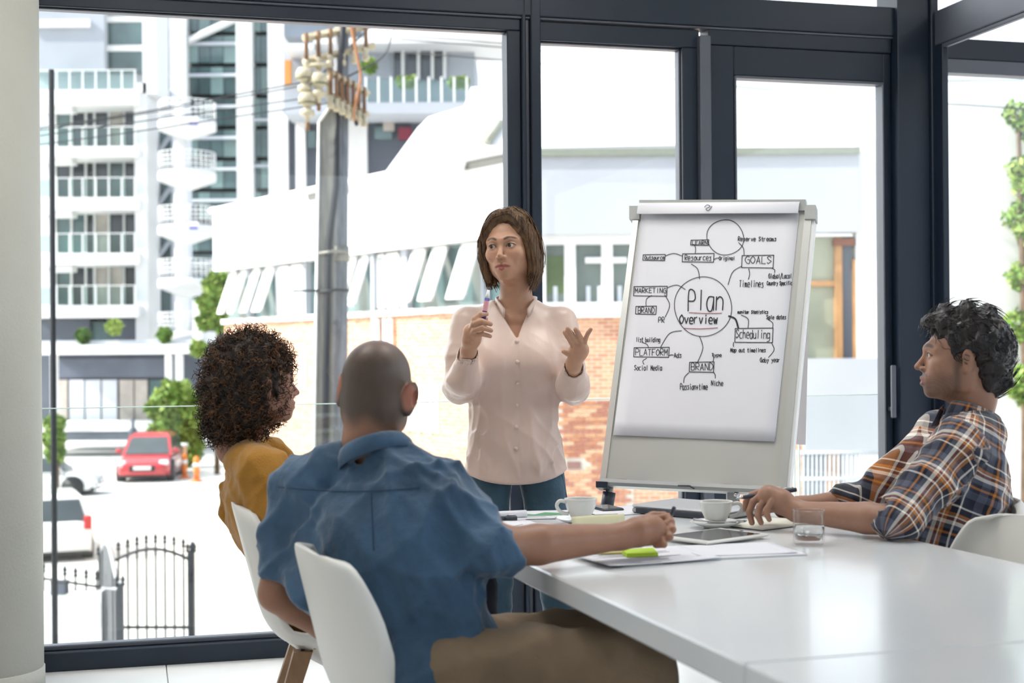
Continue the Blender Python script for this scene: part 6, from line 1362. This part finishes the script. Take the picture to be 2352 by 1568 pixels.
skin_build('body', s, (-.86, .12, 3.76, 4.44, 0, 1.28), .010, {'x': ((-.82, -.58, .0034),), 'y': ((3.95, 4.18, .0034),), 'z': ((HC.o[2] - .14, HC.o[2] + .12, .0034),)}, M_skinA, CW, ccol, 1)
eyes(HC, CW, (.04, .025, .02))
M_mu = mat('mustard_knit', (.40, .185, .020), .9, 0, .12, 10, .3, 260, sheen=.3)
b = Sdf(); b.stack(TC, [(-.10, 0, .01, .175, .135), (.05, 0, .01, .17, .13), (.20, 0, .015, .165, .12), (.33, 0, .015, .172, .115), (.40, 0, .01, .145, .095), (.44, 0, .005, .10, .075), (.475, 0, .0, .07, .065)], .03)
b.chain([NC + Vector((.04, -.09, -.04)), S1, E1 * .5 + S1 * .5, E1, W1], [.05, .066, .062, .056, .04], .05); b.chain([NC + Vector((.02, .10, -.04)), S2, E2, W2], [.05, .062, .055, .04], .05)
b.chain([at(512, 1120, 4.12), at(514, 1180, 4.18), at(540, 1232, 4.20)], [.020, .017, .011], .02)
b.cut(lambda X, Y, Z: np.sqrt((X - NC.x) ** 2 + (Y - NC.y) ** 2) - .055, (NC.x - .06, NC.y - .06, .975), (NC.x + .06, NC.y + .06, 1.05), .004)
b.ell(PC + Vector((.02, 0, .0)), (.16, .185, .12), .05); cf = folds(53, 8, 16, 45, .0045, .7); b.disp = cf
o, V_, Q_ = skin_build('sweater', b, (-.95, -.10, 3.72, 4.42, .40, 1.04), .006, {}, M_mu, CW, None, 2)
mbn = MB(); rr = []
for (rad, z) in ((.058, .43), (.066, .462), (.060, .487), (.052, .482)): rr.append([tuple(TC.w((rad * math.cos(2 * PI * i / 32), rad * math.sin(2 * PI * i / 32), z))) for i in range(32)])
mbn.add([v for r in rr for v in r], [(q * 32 + i, q * 32 + (i + 1) % 32, (q + 1) * 32 + (i + 1) % 32, (q + 1) * 32 + i) for q in range(3) for i in range(32)], True); mbn.build('neckband', M_mu, o, True)
M_nv = mat('navy_trousers', (.012, .018, .035), .8, 0, .15, 8, .15, 70)
k = Sdf(); k.ell(PC + Vector((.02, 0, -.02)), (.14, .165, .10), .03)
for K_, dy in ((KN, -.08), (KF, .09)): k.chain([PC + Vector((.03, dy, -.01)), K_, Vector((K_.x + .025, K_.y, .35)), Vector((K_.x + .035, K_.y, .10))], [.088, .070, .058, .05], .03)
k.disp = folds(57, 6, 25, 60, .003); skin_build('trousers', k, (-.70, .12, 3.74, 4.34, .04, .72), .008, {}, M_nv, CW, None, 2)
for K_ in (KN, KF): MB().tube([(K_.x, K_.y, .04), (K_.x + .05, K_.y, .045), (K_.x + .14, K_.y, .035), (K_.x + .19, K_.y, .02)], [.035, .042, .036, .016], 12).build('shoe', M_black, CW, True)
# curly hair: dark core with thousands of spiral locks
M_curl = hairmat('dark_curls', (.010, .007, .006), (.045, .024, .014), .5, (40, 40, 40)); M_curl2 = hairmat('backlit_curls', (.06, .025, .010), (.26, .11, .035), .45, (40, 40, 40))  # second colour paints the orange backlight at the hair edge into the curls
HCc = Frame(at(567, 882, 4.075), HC.R, 1.0); h = Sdf()
def curlR(dx, dz): return None
h.ell((0, .0, .0), (.118, .125, .135), .02, F=HCc); h.ell((0, .035, -.07), (.112, .09, .088), .04, F=HCc); h.ell((0, .05, -.11), (.09, .07, .05), .04, F=HCc); h.ell((0, -.02, .05), (.095, .11, .09), .04, F=HCc)
h.ell(tuple(HC.w((0, -.112, -.035))), .060, .02, 's'); h.ell(tuple(HC.w((0, -.125, -.02))), .064, .02, 's')
h.disp = folds(61, 10, 60, 130, .012)
ho, HV, HQ = skin_build('hair', h, (HCc.o[0] - .2, HCc.o[0] + .2, HCc.o[1] - .2, HCc.o[1] + .2, HCc.o[2] - .2, HCc.o[2] + .2), .005, {}, M_curl, CW, None, 1)
rs = np.random.RandomState(8); pa, pb_ = [], []; n_ = 0
pool = HV; ctr = HCc.o - np.array((0, 0, .02))
while n_ < 3000:
    p = pool[rs.randint(len(pool))]; d = p - ctr; d = d / np.linalg.norm(d); fl_ = HC.loc(p[None])[0]
    if fl_[1] < -.085 and abs(fl_[0]) < .05 and fl_[2] < .04: continue
    d = d + rs.normal(size=3) * .35 + np.array((0, 0, -.15)); d /= np.linalg.norm(d); a = np.cross(d, rs.normal(size=3)); a /= np.linalg.norm(a); e = np.cross(d, a)
    L = rs.uniform(.020, .048); rad = rs.uniform(.0035, .0075); turns = rs.uniform(1.2, 2.6); t = np.linspace(0, 1, 15); ph = rs.rand() * 6.28
    P = p[None] - d * .012 + d[None] * (t * L)[:, None] + (a[None] * np.cos(turns * 6.28 * t + ph)[:, None] + e[None] * np.sin(turns * 6.28 * t + ph)[:, None]) * (rad * (.5 + .8 * t))[:, None]
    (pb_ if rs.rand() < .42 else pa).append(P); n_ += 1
strands_mesh('curls', pa, M_curl, ho, .0019, .0009); strands_mesh('backlit_curls', pb_, M_curl2, ho, .0016, .0007)

# ============ man in plaid shirt
PR = Vector((1.08, 3.90, .54)); NR = Vector((1.285, 4.0, 1.052))
RM_ = person('person', 'seated person with dark wavy hair and beard in a plaid shirt', (1.2, 3.93, .45))
HR = Frame(at(2206, 818, 4.0), rotm(-103, -3, 0), 1.05); TR_ = frame_uf(PR, NR - PR, (-.99, -.02, 0)); SKR = np.array((.36, .19, .125))
s = Sdf(); head(s, HR, False); s.chain([HR.w((0, .03, -.05)), HR.w((0, .045, -.11)), NR + Vector((0, 0, -.03))], [.054, .054, .062], .03)
s.stack(TR_, [(-.08, 0, 0, .15, .11), (.2, 0, 0, .15, .10), (.40, 0, 0, .15, .09), (.48, 0, 0, .09, .06)], .03)
S1, E1, W1 = at(2205, 1020, 3.84), at(2062, 1196, 3.67), at(1830, 1174, 3.84); S2 = NR + Vector((-.03, .19, -.07)); E2 = Vector((1.06, 4.22, .79)); W2 = Vector((.84, 4.16, .775))
s.chain([S1, E1], [.05, .042], .02); s.chain([E1, E1 + (W1 - E1) * .3, W1], [.040, .042, .027], .02); s.chain([S2, E2, W2], [.05, .04, .027], .02)
s.chain([W1, at(1795, 1152, 3.86), at(1765, 1138, 3.87)], [.026, .033, .030], .02); s.ell(at(1775, 1142, 3.87), (.034, .026, .024), .012)
fingers(s, [pts((3.89, 3.905, 3.91, 3.905), (1752, 1128), (1727, 1137), (1714, 1152), (1712, 1168)), pts((3.87, 3.88, 3.88, 3.875), (1754, 1134), (1730, 1152), (1721, 1176), (1727, 1200)), pts((3.855, 3.855, 3.85, 3.85), (1762, 1142), (1745, 1164), (1741, 1184), (1748, 1200)), pts((3.84, 3.835, 3.83, 3.83), (1773, 1150), (1762, 1168), (1762, 1183), (1767, 1193)), pts((3.90, 3.93, 3.93, 3.92), (1800, 1146), (1772, 1142), (1745, 1142), (1724, 1150))], [.0098, .0100, .0096, .0086, .0108], .0025)
hd2 = W2 + Vector((-.05, -.01, -.005)); s.chain([W2, hd2], [.027, .032], .02); fingers(s, [[hd2 + Vector((-.01, .02 * q, 0)), hd2 + Vector((-.045, .021 * q, 0)), hd2 + Vector((-.075, .021 * q, -.012))] for q in (-1.3, -.4, .4, 1.3)] + [[hd2 + Vector((.02, -.02, 0)), hd2 + Vector((-.03, -.05, 0))]], [.009] * 5)
KA, KB = Vector((.74, 3.72, .55)), Vector((.72, 4.05, .55))
for K_, dy in ((KA, -.08), (KB, .09)): s.chain([PR + Vector((-.02, dy, -.02)), K_, Vector((K_.x - .02, K_.y, .10)), Vector((K_.x - .13, K_.y, .05))], [.07, .055, .04, .03], .02)
def rcol(V):
    C = np.tile(SKR, (len(V), 1)); L = HR.loc(V); hd = (L[:, 2] > -.15) & (np.abs(L[:, 0]) < .12) & (np.abs(L[:, 1]) < .16)
    jawz = sstep(-L[:, 2] - .35 * np.maximum(0, -L[:, 1] - .03) * (np.abs(L[:, 0]) > .02), .022, .062) * sstep(-L[:, 1], -.02, .022) * sstep(L[:, 2], -.135, -.105); mous = np.exp(-((L[:, 2] + .055) / .007) ** 2) * (np.abs(L[:, 0]) < .03) * (L[:, 1] < -.07)
    side = sstep(np.abs(L[:, 0]), .045, .055) * np.exp(-((L[:, 1] + .012) / .014) ** 2) * sstep(-L[:, 2], -.02, .02); nzb = .75 + .25 * np.sin(L[:, 0] * 900) * np.sin(L[:, 1] * 800 + 1) * np.sin(L[:, 2] * 850); m = np.clip(np.maximum(np.maximum(jawz * .8, mous), side) * .92 * nzb, 0, 1) * hd
    C = C * (1 - m[:, None]) + np.array((.045, .030, .022)) * m[:, None]; c2 = face_paint(C.copy(), L, (.30, .12, .10), (.02, .014, .010), SKR, .0055); fr = hd & (L[:, 1] < -.05); C[fr] = c2[fr]; return C
skin_build('body', s, (.54, 1.46, 3.56, 4.32, 0, 1.34), .010, {'x': ((.60, .74, .0026), (1.10, 1.42, .0032)), 'y': ((3.80, 3.95, .0026), (3.95, 4.12, .0032)), 'z': ((HR.o[2] - .15, HR.o[2] + .13, .0032), (.75, .88, .0032))}, M_skinA, RM_, rcol, 1)
eyes(HR, RM_, (.05, .03, .02))
def plaidmat():
    m = bpy.data.materials.new('plaid_flannel'); m.use_nodes = True; N, L = nodes_of(m); p = N['Principled BSDF']; p.inputs['Roughness'].default_value = .9; p.inputs['Sheen Weight'].default_value = .25
    a = N.new('ShaderNodeAttribute'); a.attribute_name = 'weave'; sp_ = N.new('ShaderNodeSeparateXYZ'); L.new(a.outputs['Vector'], sp_.inputs[0]); outs = []
    NAVY, GREY, WHT, OR, RED = (.008, .011, .028), (.085, .095, .14), (.85, .80, .72), (.52, .18, .02), (.20, .05, .015)
    stops = [(0, NAVY), (.16, GREY), (.30, NAVY), (.36, OR), (.41, NAVY), (.47, GREY), (.56, WHT), (.64, RED), (.70, WHT), (.73, OR), (.79, NAVY), (.91, WHT), (.945, NAVY)]
    for ax in (0, 1):
        d = N.new('ShaderNodeMath'); d.operation = 'DIVIDE'; d.inputs[1].default_value = .135; L.new(sp_.outputs[ax], d.inputs[0]); f = N.new('ShaderNodeMath'); f.operation = 'FRACT'; L.new(d.outputs[0], f.inputs[0])
        r = N.new('ShaderNodeValToRGB'); r.color_ramp.interpolation = 'CONSTANT'; e = r.color_ramp.elements; e[0].position = 0; e[0].color = (*stops[0][1], 1); e[1].position = stops[1][0]; e[1].color = (*stops[1][1], 1)
        for (q, c) in stops[2:]: n_ = e.new(q); n_.color = (*c, 1)
        L.new(f.outputs[0], r.inputs[0]); outs.append(r.outputs[0])
    mx = N.new('ShaderNodeMix'); mx.data_type = 'RGBA'; mx.inputs['Factor'].default_value = .5; L.new(outs[0], mx.inputs['A']); L.new(outs[1], mx.inputs['B']); L.new(mx.outputs['Result'], p.inputs['Base Color'])
    tc = N.new('ShaderNodeTexCoord'); nz = N.new('ShaderNodeTexNoise'); nz.inputs['Scale'].default_value = 90; L.new(tc.outputs['Object'], nz.inputs['Vector']); bm = N.new('ShaderNodeBump'); bm.inputs['Strength'].default_value = .2; bm.inputs['Distance'].default_value = .005; L.new(nz.outputs['Fac'], bm.inputs['Height']); L.new(bm.outputs[0], p.inputs['Normal']); return m
M_pl = plaidmat()
b = Sdf(); b.stack(TR_, [(-.12, 0, .0, .18, .135), (0, 0, .0, .18, .132), (.12, 0, .015, .185, .135), (.24, 0, .03, .195, .140), (.34, 0, .035, .20, .135), (.42, 0, .03, .185, .112), (.48, 0, .018, .13, .085), (.54, 0, .005, .076, .070)], .03)
d1 = (W1 - E1).normalized()
b.chain([NR + Vector((.02, -.10, -.045)), S1, S1 + (E1 - S1) * .5, E1 - (E1 - S1).normalized() * .02, E1 + d1 * .03], [.055, .076, .070, .066, .060], .05); b.chain([E1 + d1 * .0, E1 + d1 * .035], [.066, .063], .006); b.chain([E1 + d1 * .02, E1 + d1 * .09], [.050, .054], .004, 's'); tabcut(b, -1)
b.chain([NR + Vector((.02, .10, -.045)), S2, E2, E2 * .6 + W2 * .4], [.055, .07, .06, .055], .05)
b.cut(lambda X, Y, Z: np.sqrt((X - NR.x) ** 2 + (Y - NR.y) ** 2) - .060, (NR.x - .07, NR.y - .07, 1.03), (NR.x + .07, NR.y + .07, 1.12), .004)
pf = folds(71, 8, 15, 40, .0042, .9); pg = folds(73, 6, 35, 70, .003, 1.2)
b.disp = lambda x, y, z: pf(x, y, z) + pg(x, y, z) * .6 * (x < 1.12)
o, V_, Q_ = skin_build('shirt', b, (.82, 1.56, 3.54, 4.34, .40, 1.12), .0055, {}, M_pl, RM_, None, 2)
def weave(V):
    L = TR_.loc(V); th = np.arctan2(L[:, 0], -L[:, 1]); U = np.stack([th * .165, L[:, 2], np.zeros(len(V))], 1)
    a, e1, w1 = npv(S1), npv(E1), npv(W1); ax = (e1 - a) / np.linalg.norm(e1 - a); d = chaindist(V, [tuple(a), tuple(e1), tuple(e1 + (w1 - e1) * .3)]); arm = (d < .082) & (((V - a) @ ax) > -.02)
    up = np.cross(ax, np.array((.3, -1, .2))); up /= np.linalg.norm(up); sd_ = np.cross(ax, up); al = (V - a) @ ax; an = np.arctan2((V - a) @ up, (V - a) @ sd_)
    U[arm] = np.stack([an[arm] * .068 + .03, al[arm] + .05, 0 * al[arm]], 1); return U
at_ = o.data.attributes.new('weave', 'FLOAT_VECTOR', 'POINT'); at_.data.foreach_set('vector', weave(V_).astype(np.float32).ravel())
co = collar('collar', TR_, (0, .006, .520), .076, .044, .046, M_pl, o, 30, .0)
cv = np.array([tuple(v.co) for v in co.data.vertices]); at_ = co.data.attributes.new('weave', 'FLOAT_VECTOR', 'POINT'); ii = np.arange(len(cv)); at_.data.foreach_set('vector', np.stack([(ii // 6) * .011, (ii % 6) * .014, 0 * ii], 1).astype(np.float32).ravel())
M_dj = mat('dark_jeans', (.02, .03, .05), .8, 0, .2, 10, .2, 80)
k = Sdf(); k.ell(PR + Vector((-.02, 0, -.02)), (.15, .17, .11), .03)
for K_, dy in ((KA, -.08), (KB, .09)): k.chain([PR + Vector((-.03, dy, -.01)), K_, Vector((K_.x - .015, K_.y, .30)), Vector((K_.x - .02, K_.y, .10))], [.09, .072, .06, .054], .03)
k.disp = folds(77, 6, 25, 60, .003); skin_build('trousers', k, (.60, 1.36, 3.58, 4.22, .04, .70), .008, {}, M_dj, RM_, None, 2)
for K_ in (KA, KB): MB().tube([(K_.x + .03, K_.y, .04), (K_.x - .04, K_.y, .046), (K_.x - .13, K_.y, .036), (K_.x - .19, K_.y, .02)], [.036, .046, .04, .018], 12).build('shoe', M_black, RM_, True)
M_hairR = hairmat('black_hair', (.006, .005, .006), (.030, .024, .024), .32, (40, 40, 12))
h = Sdf(); h.ell((0, .030, .042), (.086, .108, .086), .02, F=HR); h.ell((0, .075, -.01), (.076, .058, .085), .04, F=HR); h.ell((0, .085, -.055), (.060, .040, .055), .03, F=HR)
for (x, y, z, r) in ((-.03, -.072, .088, .026), (.0, -.078, .092, .026), (.03, -.072, .088, .026), (-.05, -.05, .085, .026), (.05, -.05, .085, .026), (0, -.04, .11, .03), (-.03, .01, .118, .03), (.03, .01, .118, .03), (0, .06, .112, .03)): h.ell((x, y, z), r, .02, F=HR)
for x in (-1, 1): h.chain([(x * .072, -.03, .05), (x * .074, -.022, .01), (x * .072, -.020, -.018)], [.018, .012, .005], .015, F=HR)
h.ell((0, -.13, -.02), (.075, .085, .085), .012, 's', F=HR)
for x in (-1, 1): h.ell((x * .088, .008, -.022), (.03, .026, .036), .008, 's', F=HR)
h.disp = folds(81, 8, 45, 95, .009)
ho, HV, HQ = skin_build('hair', h, (HR.o[0] - .17, HR.o[0] + .17, HR.o[1] - .15, HR.o[1] + .15, HR.o[2] - .14, HR.o[2] + .18), .0036, {}, M_hairR, RM_, None, 1)
rs = np.random.RandomState(12); paths = []; fw = HR.R @ np.array((0, -1, 0)); upz = HR.R @ np.array((0, 0, 1))
for i in range(700):
    p = HV[rs.randint(len(HV))].copy(); d = p - HR.w((0, .03, .03)); d /= np.linalg.norm(d); dirn = -fw * .9 - upz * .35 + rs.normal(size=3) * .3; dirn -= d * (dirn @ d); dirn /= np.linalg.norm(dirn) + 1e-6; sdv = np.cross(d, dirn); L = rs.uniform(.02, .05); t = np.linspace(0, 1, 9); ph = rs.rand() * 6.28
    cen = HR.w((0, .03, .03)); P = p[None] + dirn[None] * (t * L)[:, None] + sdv[None] * (.005 * np.sin(t * 5 + ph))[:, None]; rad = np.linalg.norm(p - cen) + .001 + .002 * t; 
    v = P - cen; P = cen + v / np.linalg.norm(v, axis=1)[:, None] * rad[:, None]; paths.append(P)
strands_mesh('hair_strands', paths, M_hairR, ho, .0014, .0006)
pen('pen', 'black pen held by the man in the plaid shirt', at(1690, 1144, 3.90), at(1830, 1124, 3.885), .0055, M_dknavy, M_steel)
